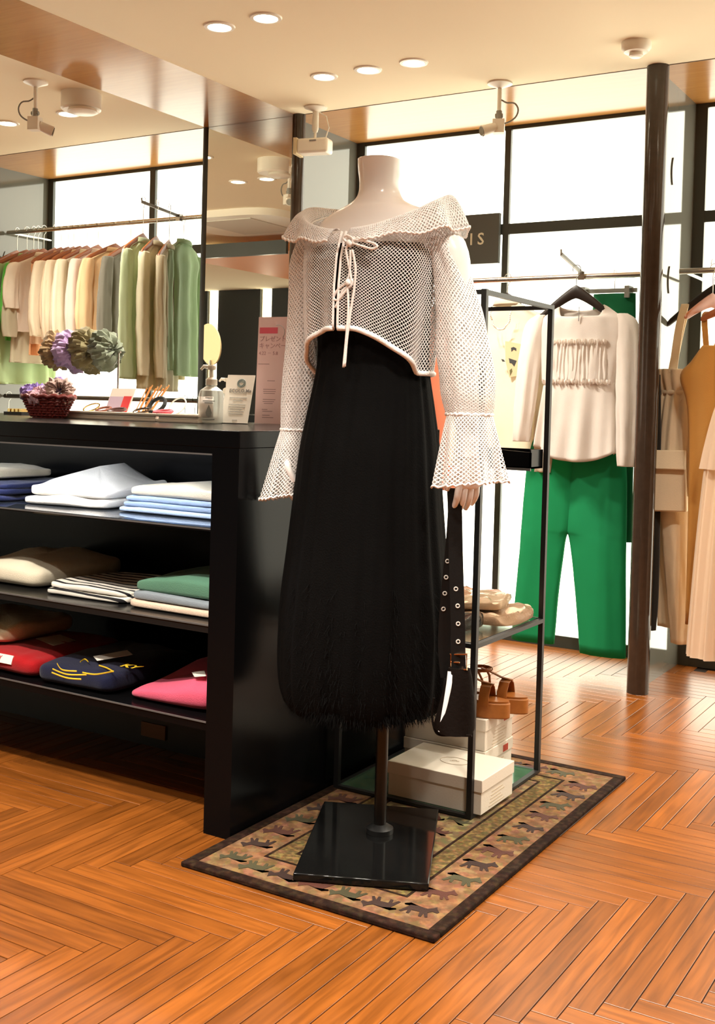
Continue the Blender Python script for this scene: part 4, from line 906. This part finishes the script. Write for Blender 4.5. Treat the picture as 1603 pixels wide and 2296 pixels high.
# black tray box on the rear rail
t = thing('black_tray', 'small open black box tray fixed between the rear rack posts', 'tray', (-1.35, 3.12, .93))
x0, x1, y0, y1, z0, z1 = -1.405, -1.2705, 3.06, 3.1515, .930, .986
MB().box(x0, x1, y0, y1, z0, z0 + .006).build('bottom', M_BLACKM, t)
MB().prism([(x0, y0, z0), (x1, y0, z0), (x1, y0, z1 - .008), (x0 - .012, y0, z1)], (0, .005, 0)).build('front_side', M_BLACK, t)
MB().box(x0, x1, y1 - .005, y1, z0, z1).build('rear_side', M_BLACK, t); MB().box(x1 - .005, x1, y0, y1, z0, z1).build('end_side', M_BLACK, t); MB().box(x0, x0 + .005, y0, y1, z0, z1).build('end_side', M_BLACK, t)
MB().box(x0, x1, y0 - .002, y0 + .003, z0 - .006, z0 + .002).build('lower_edge', mat('grey_edge', (.22, .21, .20), .25), t)

# ================================================================== CLOTHES RAILS
YR, ZRL, ZRM = 4.62, 2.075, 1.682
def rail(x0, x1, y, z, r, label, m=M_STEEL):
    t = thing('clothes_rail', label, 'clothes rail', ((x0 + x1) / 2, y, z), 'wall clothes rails')
    MB().cyl((x0, y, z), (x1, y, z), r, 18).build('tube', m, t)
    for x in (x0 + .012, x1 - .012): MB().cyl((x, y, z), (x, YW - .004, z), r * .6, 10).build('wall_bracket', m, t)
    return t
rail(-5.29, -3.60, YR, ZRL, .0125, 'steel clothes rail full of wooden hangers before the left light panels')
rail(-5.29, -3.60, YR, 1.105, .0125, 'lower dark clothes rail just above the counter at the left', mat('dark_steel', (.12, .12, .11), .3, metal=.8))
rail(-3.02, -1.37, YR, ZRM, .0125, 'steel clothes rail with the white ruffled blouse')
rail(-1.29, .50, YR, ZRM + .006, .0125, 'steel clothes rail right of the column')
def faceout(x, z, label, ln_=.26, rise=.055):
    t = thing('faceout_arm', label, 'rail arm', (x, YR, z), 'face-out rail arms')
    MB().bar((x, YR + .02, z + .008), (x, YR - ln_, z + .008 + rise), .010, .014).build('arm', mat('satin_nickel', (.30, .28, .24), .4), t)
    MB().box(x - .014, x + .014, YR - .022, YR + .022, z - .016, z + .020).build('clamp', M_STEEL, t)
    MB().tube([(x, YR - ln_, z + .008 + rise), (x, YR - ln_ - .003, z + rise + .028)], .004, 8).build('stop_pin', mat('satin_nickel', (.30, .28, .24), .4), t)
XA = PY(1258, 575, YR - .26).x; XB = PY(318, 460, YR - .30).x
faceout(XA, ZRM, 'steel face-out arm above the white ruffled blouse'); faceout(XB, ZRL, 'steel face-out arm above the sage and beige shirts', .30, .03)

# hangers -----------------------------------------------------------
HM = {}
def hanger_data(kind):
    if kind in HM: return HM[kind]
    full = kind; D = {'wood': .050, 'woodlong': .105, 'dark': 0, 'slim': .03}[kind]; kind = kind.replace('long', '')
    hk = MB().tube(arc((0, 0, -.004), .0175, radians(215), radians(-5), 14, (1, 0, 0), (0, 0, 1)) + [Vector((.012, 0, -.028)), Vector((.002, 0, -.040)), Vector((0, 0, -.050)), Vector((0, 0, -.082 - D))], .0018, 6)
    bd = MB(); R = []
    hw = {'wood': .195, 'dark': .19, 'slim': .17}[kind]; tk = {'wood': .0075, 'dark': .009, 'slim': .004}[kind]; hh = {'wood': .030, 'dark': .030, 'slim': .010}[kind]
    for k in range(25):
        u = -1 + k / 12; x = hw * u; zc = -.098 - D - (.135 if kind == 'dark' else .080) * abs(u) ** 1.2; h = hh * (1 - .55 * abs(u) ** .8) if abs(u) < 1 else hh * .25
        R.append([(x, tk * cos(2 * pi * i / 10), zc + h * sin(2 * pi * i / 10)) for i in range(10)])
    bd.rings(R)
    m1 = hk.build('tmp', M_STEEL); m2 = bd.build('tmp', {'wood': mat('hanger_wood', '#9a5a34', .4, vary=.2, vscale=30), 'dark': mat('hanger_dark', '#241a14', .4), 'slim': M_GREYINK}[kind], None, 60)
    HM[full] = (m1.data, m2.data); bpy.data.objects.remove(m1); bpy.data.objects.remove(m2); return HM[full]
def hanger(kind, loc, yaw, label, grp):
    d = hanger_data(kind); t = thing('hanger', label, 'hanger', loc, grp); t.rotation_euler.z = yaw
    for nm, me in zip(('hook', 'shoulder_bar'), d):
        o = bpy.data.objects.new(nm, me); COL.objects.link(o); o.parent = t
        if nm == 'hook': o.rotation_euler.z = pi / 2 - yaw if False else 0
    return t

def garment(name, label, cat, col, loc, yaw, hw=.20, ln=.55, slv=None, thin=.25, seed=0, vneck=0, th=.022, taper=.88, flare=1.0, kind='wood', hg=True, hglabel=None, hem_curve=0, grp='garments on the left rail', bodycol=None, sl_r=.045):
    """top hung on a hanger: loc = rail point"""
    t = thing(name, label, cat, (loc[0], loc[1], loc[2] - .1 - ln), grp); m = fab(name + str(seed), col, thin=thin)
    body = MB(); z0 = -.112 - {'wood': .050, 'woodlong': .105, 'dark': 0, 'slim': .03}[kind]
    secs = [(0, 0, z0, .060, .016), (0, 0, z0 - .016, .085, .018), (0, 0, z0 - .040, .135, .019), (0, 0, z0 - .070, hw * .93, .019), (0, 0, z0 - .11, hw * .97, .020), (0, 0, z0 - .20, hw * .90, th),
            (0, 0, z0 - .2 - (ln - .2) * .5, hw * (taper + flare) / 2, th * 1.1), (0, 0, z0 - ln + .01, hw * flare, th * 1.2), (0, 0, z0 - ln, hw * flare * .99, th * 1.15)]
    loft(body, secs, n=44, rows=34, fold=.022, nf=9, seed=seed, yaw=yaw, org=loc, ex=2.2, wr=.008); body.build('body', fab(name + 'b' + str(seed), bodycol, thin=thin) if bodycol else m, t, 180)
    col_ = MB(); loft(col_, [(0, 0, z0 + .014, .056, .022), (0, -.004, z0 + .004, .062, .026), (0, -.004, z0 - .012, .070, .026)], n=28, rows=6, yaw=yaw, org=loc, seed=seed, cap=False); solidify(col_.build('neckband', m, t, 180), .003)
    if slv:
        for s in (-1, 1):
            sm = MB(); e = slv
            loft(sm, [(s * hw * .86, 0, z0 - .060, .020, .016), (s * hw * .95, -.004, z0 - .085, sl_r * .9, .022), (s * hw * 1.06, -.010, z0 - .085 - e * .35, sl_r * 1.05, .026), (s * hw * 1.10, -.018, z0 - .085 - e * .75, sl_r * 1.1, .028), (s * hw * 1.08, -.022, z0 - .085 - e * .97, sl_r * .95, .024), (s * hw * 1.08, -.022, z0 - .085 - e, sl_r * .9, .022)],
                 n=24, rows=20, fold=.014, nf=5, seed=seed + s, yaw=yaw, org=loc, wr=.008); sm.build('sleeve', m, t, 180)
    if hg: hanger(kind, loc, yaw, hglabel or (label.split(' on ')[0].split(' with ')[0] + ' hanger'), 'hangers of ' + grp)
    return t
def hk(px): return (PY(px, 520 - .066 * px, YR).x, YR, ZRL + .0125 + .0)
G = [  # px, name, look, category, colour, hw, len, sleeve, flare, thin, bodycol
 (4, 'grey_jacket', 'charcoal grey jacket at the far left end of the rail', 'jacket', '#4a4a48', .21, .55, .50, 1.0, 0, None),
 (39, 'pink_blouse', 'long dusty pink blouse, second from the left end of the rail', 'blouse', '#e6b3a2', .21, .72, .62, 1.05, .3, None),
 (61, 'green_blouse', 'long pale green blouse near the left end of the rail', 'blouse', '#c4dcaa', .21, .74, .34, 1.0, .3, None),
 (76, 'lime_top', 'vivid leaf green top behind the pale green blouse', 'top', '#63c250', .20, .50, .36, 1.0, .2, None),
 (86, 'khaki_shirt', 'khaki beige shirt beside the cream short sleeve top', 'shirt', '#cfc6aa', .20, .62, .40, 1.0, .3, None),
 (99, 'fluffy_top', 'cream short sleeve top left of the light orange blouse', 'top', '#f6ead6', .21, .45, .24, 1.0, .2, None),
 (124, 'orange_blouse', 'light orange sleeveless blouse beside the cream top', 'blouse', '#f8bd8c', .20, .58, None, 1.0, .3, None),
 (138, 'peach_vest', 'peach vest beside the light orange blouse', 'vest', '#f6d3b2', .20, .52, None, 1.0, .3, None),
 (154, 'cream_blouse', 'cream long sleeve blouse right of the peach vest', 'blouse', '#f7ead0', .21, .44, .40, 1.0, .35, None),
 (166, 'ivory_blouse', 'ivory blouse between cream blouse and pale apricot top', 'blouse', '#f6e7cc', .21, .46, .42, 1.0, .35, None),
 (180, 'pale_apricot_top', 'pale apricot top in the middle of the rail', 'top', '#f8e2c2', .20, .42, .36, 1.0, .35, None),
 (196, 'butter_blouse', 'butter coloured blouse right of the pale apricot top', 'blouse', '#faf0d8', .21, .46, .46, 1.0, .35, None),
 (221, 'lilac_cardigan', 'pale lilac grey cardigan right of the butter blouse', 'cardigan', '#ecdccf', .20, .46, .46, 1.0, .3, None),
 (260, 'yellow_peach_shirt', 'yellow peach shirt beside the charcoal jacket', 'shirt', '#f9dcae', .20, .46, .42, 1.0, .35, None),
 (294, 'charcoal_jacket', 'dark charcoal jacket left of the sage green shirt', 'jacket', '#6e6a5e', .21, .60, .52, 1.0, 0, None),
]
for i, (px, nm, look, cat, col, hw, ln, sl, fl, th_, bc_) in enumerate(G):
    garment(nm, look, cat, col, hk(px), radians(90 + 8 * sin(i * 2.3)), hw=hw, ln=ln, slv=sl, thin=th_, seed=50 + i, flare=fl, hglabel='wooden hanger holding the ' + look.split(' at ')[0].split(' right')[0].split(' left')[0].split(' beside')[0].split(' in the')[0].split(' above')[0].split(' behind')[0].split(' near')[0].split(', ')[0])
# shirts on the face-out arm
for i, (dy, nm, look, cat, col, ln, sl, dx) in enumerate([(-.27, 'sage_shirt', 'long sage green shirt, front one on the left rail arm', 'shirt', '#c3ceaa', .70, .62, -.015),
                                            (-.20, 'beige_shirt', 'long pale beige shirt second on the left rail arm', 'shirt', '#e6dec0', .74, .60, .015), (-.12, 'sand_shirt', 'long sand coloured shirt third on the left rail arm', 'shirt', '#e0d6b8', .74, .60, .03)]):
    garment(nm, look, cat, col, (XB + dx, YR + dy, ZRL + .022 - .1 * dy + .01), radians(104 + 6 * i), hw=.175, ln=ln, slv=sl, thin=.4, seed=80 + i, hglabel='wooden hanger of the ' + look.split(',')[0].split(' second')[0].split(' third')[0], flare=1.0, th=.03, taper=.8, kind='woodlong')
garment('pale_green_shirt', 'pale green sheer shirt at the right end of the left rail', 'shirt', '#bfd2ae', hk(413), radians(100), hw=.17, ln=.70, slv=.60, thin=.45, seed=90, kind='slim', hglabel='slim grey hanger at the right end of the left rail')
# a few empty hangers on the lower rail
for i, px in enumerate((415, 437, 20)):
    hanger('slim', (PY(px, 893, YR).x, YR, 1.1175), radians(80), ['empty slim hanger on the lower rail, left of two by the mirror', 'empty slim hanger on the lower rail nearest the mirror', 'empty slim hanger on the lower rail at the picture edge'][i], 'empty hangers on the lower rail')

# ================================================================== MAIN RAIL: blouse, trousers, shirt
YP = YR - .10; HX = PY(1300, 800, YP).x
M_BL = fab('blouse_white', '#f5eee6', thin=.25, bump=.2); gm = 'clothes on the main rail'
zr_ = ZRM + .012
hanger('dark', (PY(1292, 640, YP).x, YP, zr_ + .012), 0, 'dark wooden hanger of the white ruffled blouse', 'dark hangers')
HZ = zr_ + .012
bl = thing('ruffled_blouse', 'white long sleeve blouse with ruched ruffled chest on dark hanger', 'blouse', (HX, YP, .90), gm)
def zpx(py, Y=YP): return PY(1300, py, Y).z
up = MB(); R = []
for k, (py, hw_, th_) in enumerate(cat_rom([(686, .098, .024), (694, .122, .027), (704, .150, .030), (718, .180, .033), (740, .200, .036), (775, .188, .038), (815, .170, .040), (860, .160, .042)], 34)):
    ring = []; t_ = k / 33
    for i in range(72):
        a = 2 * pi * i / 72; sa = sin(a); f_ = .004 * sin(11 * a + 1) * t_ + .004 * nz(6 * cos(a), t_ * 5, sa)
        dip = (.075 * max(0, -sa) ** .8 + .02 * max(0, sa)) * max(0, 1 - t_ / .45) ** 1.5
        ring.append((HX + (hw_ + f_) * cos(a), YP + (th_ + f_) * sa, zpx(py) - dip))
    R.append(ring)
up.rings(R, cap0=False, cap1=False); solidify(up.build('upper_body', M_BL, bl, 180), .002)
MB().tube([Vector(p) for p in R[0]], .0028, 6, closed=True).build('neck_binding', M_BL, bl, 180)
rb = MB(); R = []
for k in range(13):
    v = k / 12; z = zpx(770) + (zpx(855) - zpx(770)) * v; row = []
    for i in range(121):
        u = i / 120; x = HX - .128 + .256 * u; row.append((x, YP - .030 - .013 * sin(pi * u) - .0034 * sin(u * 92 + 1.2 * sin(v * 4 + u * 20)) - .004 * nz(u * 30, v * 3, 1), z + .004 * sin(u * 40)))
    R.append(row)
rb.rings(R, closed=False, cap0=False, cap1=False); solidify(rb.build('ruched_panel', M_BL, bl, 180), .004)
for py, hw in ((768, .128), (857, .150)):
    z = zpx(py); MB().rings([[(HX - hw + 2 * hw * i / 140, YP - .032 - .014 * sin(pi * i / 140) - dy - .007 * sin(i * .9) * (1 + .5 * sin(i * .37)), z + dz + .003 * sin(i * 1.3)) for i in range(141)] for dy, dz in ((0, -.010), (.006, 0), (.003, .010))], closed=False, cap0=False, cap1=False).build('ruffle', M_BL, bl, 180)
    solidify(bpy.data.objects[-1] if False else bl.children[-1], .003)
pp = MB(); R = []
for k in range(24):
    v = k / 23; ring = []
    for i in range(96):
        a = 2 * pi * i / 96; hwx = .158 + .030 * v ** .8; zb = zpx(1035) + .060 * abs(cos(a)) ** 2.5 - .0
        z = zpx(856) + (zb - zpx(856)) * v; f_ = .014 * v ** .7 * (sin(8 * a + .6) + .6 * sin(13 * a + 2 * v))
        ring.append((HX + .004 + (hwx + .3 * f_) * cos(a), YP + (.044 + .012 * v) * sin(a) + f_ * (1 if sin(a) > 0 else -1) * .8, z))
    R.append(ring)
pp.rings(R, cap0=False, cap1=False); solidify(pp.build('peplum', M_BL, bl, 180), .002)
for s, e in ((-1, 995), (1, 1040)):
    sm = MB(); zb = zpx(e); zt = zpx(705)
    loft(sm, [(HX + s * .178, YP, zt, .022, .020), (HX + s * .202, YP - .004, zt - .04, .044, .030), (HX + s * .215, YP - .012, zt - .16, .050, .036), (HX + s * (.228 if s < 0 else .222), YP - .02, zt + (zb - zt) * .62, .050, .036), (HX + s * (.238 if s < 0 else .225), YP - .025, zt + (zb - zt) * .92, .040, .032), (HX + s * (.240 if s < 0 else .225), YP - .025, zb, .036, .028)], n=30, rows=26, fold=.010, nf=5, seed=6 + s, wr=.005); sm.build('sleeve', M_BL, bl, 180)
MB().bar((HX + .006, YP - .044, zpx(690)), (HX + .006, YP - .044, zpx(722)), .0025, .003).build('hang_string', M_GREYINK, bl)
# green trousers under the blouse
YT = YP + .055
M_GR = mat('fabric_green', '#239a62', .85, spec=.2, thin=.25, vary=.12, vscale=6)
tr = thing('green_trousers', 'bright green wide trousers hanging below the white ruffled blouse', 'trousers', (HX, YT, .12), gm)
zT = lambda py: PY(1290, py, YT).z; xT = lambda px, py: PY(px, py, YT).x
xc_ = xT(1290, 960)
for s, tab in ((-1, [(930, 1212, 1300), (985, 1196, 1298), (1050, 1182, 1294), (1120, 1175, 1288), (1186, 1170, 1280), (1205, 1168, 1270), (1260, 1164, 1262), (1340, 1156, 1252), (1450, 1146, 1242)]),
               (1, [(930, 1284, 1384), (985, 1282, 1396), (1050, 1278, 1404), (1120, 1272, 1405), (1186, 1269, 1404), (1205, 1276, 1403), (1260, 1284, 1402), (1340, 1292, 1402), (1460, 1301, 1402)])):
    lg = MB(); sec = []
    for py, p0, p1 in tab:
        x0_, x1_ = xT(p0, py), xT(p1, py); sec.append(((x0_ + x1_) / 2, YT, zT(py), (x1_ - x0_) / 2, .040))
    loft(lg, sec, n=56, rows=34, fold=.007, nf=4, seed=20 + s, ex=2.5, wr=.002); lg.build('leg', M_GR, tr, 180)
MB().box(xc_ - .12, xc_ + .12, YT - .012, YT + .012, zT(940), zT(925)).build('waistband', M_GR, tr)
# dark green skirt on a clip hanger behind
YK = YR + .02; xk0, xk1 = PY(1330, 700, YK).x, PY(1424, 700, YK).x
gk = thing('dark_green_skirt', 'dark green skirt on a clip hanger behind the white blouse', 'skirt', ((xk0 + xk1) / 2, YK, .58), gm)
kk = MB(); zt, zb = PY(1400, 658, YK).z, PY(1400, 1215, YK).z; cx = (xk0 + xk1) / 2; hw = (xk1 - xk0) / 2
loft(kk, [(cx, YK, zt, hw, .018), (cx, YK, zt - .2, hw * 1.06, .026), (cx, YK, (zt + zb) / 2, hw * 1.1, .032), (cx, YK, zb, hw * 1.14, .036)], n=36, rows=14, fold=.010, nf=6, seed=33, ex=2.6); kk.build('skirt_body', fab('deep_green', '#17623c', thin=.1), gk, 180)
t = thing('clip_hanger', 'grey clip hanger holding the dark green skirt', 'hanger', (cx, YK, ZRM)); M_GRY = mat('grey_plastic', (.25, .25, .22), .4)
MB().box(xk0 - .06, xk1 + .005, YK - .006, YK + .006, zt + .004, zt + .022).build('cross_bar', M_GRY, t)
MB().tube(arc((cx, YK, ZRM + .010), .0175, radians(215), radians(-5), 12, (0, 1, 0), (0, 0, 1)) + [Vector((cx, YK, ZRM - .02)), Vector((cx, YK, zt + .02))], .0018, 6).build('hook', M_STEEL, t)
for x in (xk0 - .04, xk1 - .03): MB().box(x - .010, x + .010, YK - .030, YK + .030, zt - .020, zt + .030).build('clip', M_GRY, t)
# printed cream shirt left of the blouse
YS = YR - .06
garment('print_shirt', 'cream shirt with small dark figure print and bead necklace left of the blouse', 'shirt', '#efe6d2', (-2.055, YR, ZRM + .0125), radians(-12), hw=.215, ln=.70, slv=.66, thin=.25, seed=101, kind='dark', hglabel='brown hanger of the cream print shirt', grp=gm, th=.03)
ps = [o for o in COL.objects if o.name.startswith('print_shirt')][0]
pv = lambda px, py: PY(px, py, YR - .062)
def patch(name, quad, m, lift=0): 
    n0 = Vector((.2, -.98, 0)); MB().prism([pv(*q) + n0 * (lift + .004) for q in quad][::-1], -n0 * .006).build(name, m, ps)
patch('print_panel', [(1133, 765), (1172, 772), (1166, 842), (1142, 846), (1134, 810)], mat('print_beige', '#d5c198', .8))
patch('print_figure', [(1146, 780), (1152, 778), (1158, 781), (1158, 787), (1152, 784), (1147, 789)], M_INK, .001); patch('print_figure', [(1141, 803), (1150, 806), (1159, 809), (1153, 822), (1148, 815), (1143, 814)], M_INK, .001)
patch('print_figure', [(1143, 830), (1148, 826), (1149, 833), (1144, 843)], mat('print_olive', '#6b6340', .8), .001); patch('print_figure', [(1124, 805), (1129, 806), (1133, 811), (1127, 811)], M_INK, .001)
nk = thing('bead_necklace', 'white bead necklace hanging on the cream print shirt', 'necklace', pv(1127, 735), gm)
cN = Vector(pv(1127, 700)); 
for i in range(30):
    a = pi + pi * i / 29; q = cN + Vector((.048 * cos(a), -.020 - .006 * sin(i), .078 * sin(a))); MB().lathe(q, [(.0005, -.004), (.003, -.0028), (.0042, 0), (.003, .0028), (.0005, .004)], 10).build('bead', mat('pearl', '#efe9dc', .2, spec=.7), nk)
garment('coral_knit', 'coral knit on the main rail mostly hidden behind the mannequin', 'knitwear', '#e08a6a', (-2.42, YR, ZRM + .0125), radians(60), hw=.2, ln=.80, slv=.5, thin=.2, seed=103, grp=gm, hglabel='wooden hanger of the coral knit')

# ================================================================== RIGHT RAIL
gr = 'clothes on the rail right of the column'; YQ = YR - .10
def qx(px, py, Y=YQ): return PY(px, py, Y)
hanger('dark', (-1.150, YQ + .10, ZRM + .006 + .0125), 0, 'dark wooden hanger carrying the beige cargo overalls', 'dark hangers')
ov = thing('cargo_overalls', 'beige cargo overalls with shoulder straps and flap pocket right of the column', 'overalls', qx(1520, 1440), gr)
M_BG = fab('beige_twill', '#ead6b6', thin=.15); hz = lambda py: PY(1520, py, YQ).z
x1 = lambda px, py=1000: PY(px, py, YQ).x
wb = MB(); cxw = (x1(1478, 850) + x1(1600, 850)) / 2; hww = (x1(1600, 850) - x1(1478, 850)) / 2
loft(wb, [(cxw, YQ, hz(828), hww * 1.06, .050), (cxw, YQ, hz(850), hww * 1.0, .044), (cxw, YQ, hz(872), hww * .90, .036), (cxw, YQ, hz(884), hww * .88, .036), (cxw, YQ, hz(900), hww * .94, .042), (cxw, YQ, hz(960), hww * 1.02, .056), (cxw, YQ, hz(1040), hww * 1.08, .062), (cxw, YQ, hz(1110), hww * 1.10, .060)], n=60, rows=30, fold=.012, nf=15, seed=44, cap=False, fold_grow=False); solidify(wb.build('waist_and_hip', M_BG, ov, 180), .003)
MB().tube([Vector((cxw + hww * .90 * cos(a), YQ + .038 * sin(a), hz(880))) for a in [2 * pi * k / 40 for k in range(40)]], .009, 8, closed=True, flat=.4).build('belt', M_BG, ov)
for s, (tc, tw, bc2, bw, ye) in ((-1, (1508, 30, 1494, 18, 1410)), (1, (1513, 33, 1526, 15, 1440))):
    lg = MB(); zt, zb = hz(1090), hz(ye); c0, c1 = x1(tc, 1090), x1(bc2, ye); w0, w1 = tw / 505, bw / 505 * 1.15
    Yl = YQ + (.030 if s < 0 else -.012)
    loft(lg, [(c0 + (c1 - c0) * v, Yl, zt + (zb - zt) * v, w0 + (w1 - w0) * v, .042 - .010 * v) for v in (0, .25, .5, .75, 1)], n=36, rows=22, fold=.008, nf=4, seed=48 + s, wr=.003); lg.build('leg', M_BG, ov, 180)
zA, zB, zC = hz(1010), hz(1048), hz(1146)
pc0, pc1 = x1(1478, 1080), x1(1548, 1080)
bevel(MB().prism([(pc0, YQ - .088, zB + .004), (pc1, YQ - .080, zB + .004), (pc1 + .012, YQ - .088, zC + .006), (pc0 + .006, YQ - .096, zC)], (0, .026, 0)).build('cargo_pocket', M_BG, ov), .006)
bevel(MB().prism([(pc0 - .006, YQ - .082, zA), (pc1 - .004, YQ - .076, zA + .004), (pc1 + .004, YQ - .100, zB - .004), (pc0 - .004, YQ - .106, zB - .008)], (0, .020, 0)).build('pocket_flap', M_BG, ov), .005)
for xt, xb_, yo in ((-1.262, x1(1515, 830), -.03), (-1.262, x1(1500, 830), .03), (-1.045, x1(1590, 830), -.03), (-1.045, x1(1590, 830), .03)):
    zt = ZRM - .108 - .028; MB().ribbon(cat_rom([(xt, YQ + .10, zt + .006), (xt, YQ + .10 + yo * .5, zt - .004), (xt + (xb_ - xt) * .4, YQ + .05 + yo, zt - .10), (xb_, YQ + yo * 1.3, hz(835))], 12), .032, .004, (1, .1 * yo, 0)).build('strap', M_BG, ov)
MB().tube(arc(qx(1540, 903) + Vector((0, -.045, 0)), .014, 0, 2 * pi, 12, (1, 0, 0), (0, 0, 1))[:-1], .003, 6, closed=True).build('belt_ring', M_BG, ov)
# camel pinafore
cm = thing('camel_pinafore', 'camel brown pinafore with narrow straps between overalls and tulle dress', 'dress', qx(1570, 1300, YQ - .11), gr); M_CM = fab('camel', '#b98542', thin=.1); YCm = YQ - .115
x2 = lambda px, py: PY(px, py, YCm).x; h2 = lambda py: PY(1560, py, YCm).z
cb = MB(); loft(cb, [(x2(1592, 790), YCm, h2(775), .030, .020), (x2(1590, 810), YCm, h2(810), .070, .026), (x2(1585, 850), YCm, h2(845), .105, .030), (x2(1590, 920), YCm, h2(920), .085, .032), (x2(1592, 1100), YCm, h2(1100), .085, .036), (x2(1588, 1400), YCm, h2(1400), .090, .036)], n=40, rows=30, fold=.010, nf=7, seed=55); cb.build('body', M_CM, cm, 180)
MB().ribbon(cat_rom([(x2(1577, 697), YCm + .06, h2(697)), (x2(1580, 720), YCm - .005, h2(715)), (x2(1586, 790), YCm - .012, h2(790))], 10), .022, .004, (1, 0, 0)).build('strap', M_CM, cm)
hanger('wood', (x2(1588, 640), YCm + .07, ZRM + .018), radians(75), 'pale wooden hanger of the camel pinafore', 'wooden hangers on the right rail')
# tulle dress
td = thing('tulle_dress', 'peach pink tulle dress at the right picture edge', 'dress', qx(1600, 1475, YQ - .20), gr); YD2 = YQ - .20; M_TU = mat('fabric_tulle', '#f0dcc4', .9, spec=.1, thin=.4)
x3 = lambda px, py: PY(px, py, YD2).x; h3 = lambda py: PY(1600, py, YD2).z; cxt = x3(1668, 1000)
tu = MB(); R = []
prof = [(690, .060), (720, .085), (790, .090), (840, .088), (868, .082), (885, .090), (950, .110), (1040, .128), (1200, .150), (1380, .168), (1476, .176)]
for k, (py, hw) in enumerate(cat_rom(prof, 44)):
    ring = []
    for i in range(110):
        a = 2 * pi * i / 110; f_ = (.010 * sin(17 * a + .5) + .008 * sin(27 * a + k * .05)) * max(0, min(1, (py - 870) / 200)); ring.append((cxt + (hw + f_) * cos(a), YD2 + (hw * .42 + f_) * sin(a), h3(py)))
    R.append(ring)
tu.rings(R, cap0=True, cap1=False); tu.build('dress_body', M_TU, td, 180)
ov2 = MB(); R = []
for k, (py, hw) in enumerate(cat_rom([(872, .088), (930, .118), (1000, .142), (1052, .155)], 18)):
    R.append([(cxt + (hw + .010 * sin(13 * a + 1) * k / 18) * cos(a), YD2 + (hw * .46 + .010 * sin(13 * a) * k / 18) * sin(a), h3(py)) for a in [2 * pi * i / 90 for i in range(90)]])
ov2.rings(R, cap0=False, cap1=False); ov2.build('overskirt', M_TU, td, 180)
hanger('wood', (cxt, YD2 + .10, ZRM + .018), radians(10), 'wooden hanger of the peach tulle dress', 'wooden hangers on the right rail')
# black trousers beside the column
bt = thing('black_trousers', 'black trousers hanging in the shadow directly behind the column', 'trousers', (-1.262, 4.56, .2), gr); kb = MB(); Yb = 4.47
loft(kb, [(PY(1468, 850, Yb).x, Yb, PY(1468, 840, Yb).z, .022, .020), (PY(1466, 1000, Yb).x, Yb, PY(1466, 1000, Yb).z, .028, .024), (PY(1462, 1300, Yb).x, Yb, PY(1462, 1300, Yb).z, .026, .024), (PY(1456, 1412, Yb).x, Yb, PY(1456, 1412, Yb).z, .024, .022)], n=28, rows=20, fold=.006, nf=4, seed=61)
kb.build('folded_legs', fab('near_black', '#1c1914'), bt, 180)
hanger('slim', (PY(1468, 620, Yb).x + .0, YR, ZRM + .018), radians(90), 'slim hanger of the black trousers behind the column', 'hangers behind the column')

# wall sign
sg = thing('wall_sign', 'dark grey wall sign with white capital letters behind the mannequin', 'sign', (-2.37, YW - .02, 1.80))
MB().box(-2.62, -2.243, YW - .030, YW - .008, 1.802, 2.040).build('board', mat('sign_grey', (.10, .105, .10), .45), sg)
mb = MB(); a0 = PY(1052, 550, YW - .031); text_mesh('I S', .080, mb, (a0.x, YW - .0315, PY(1060, 549, YW - .03).z), (1, 0, 0), (0, 0, 1), bold=.001)
mb.build('lettering', mat('sign_white', '#e9e4d2', .5), sg)
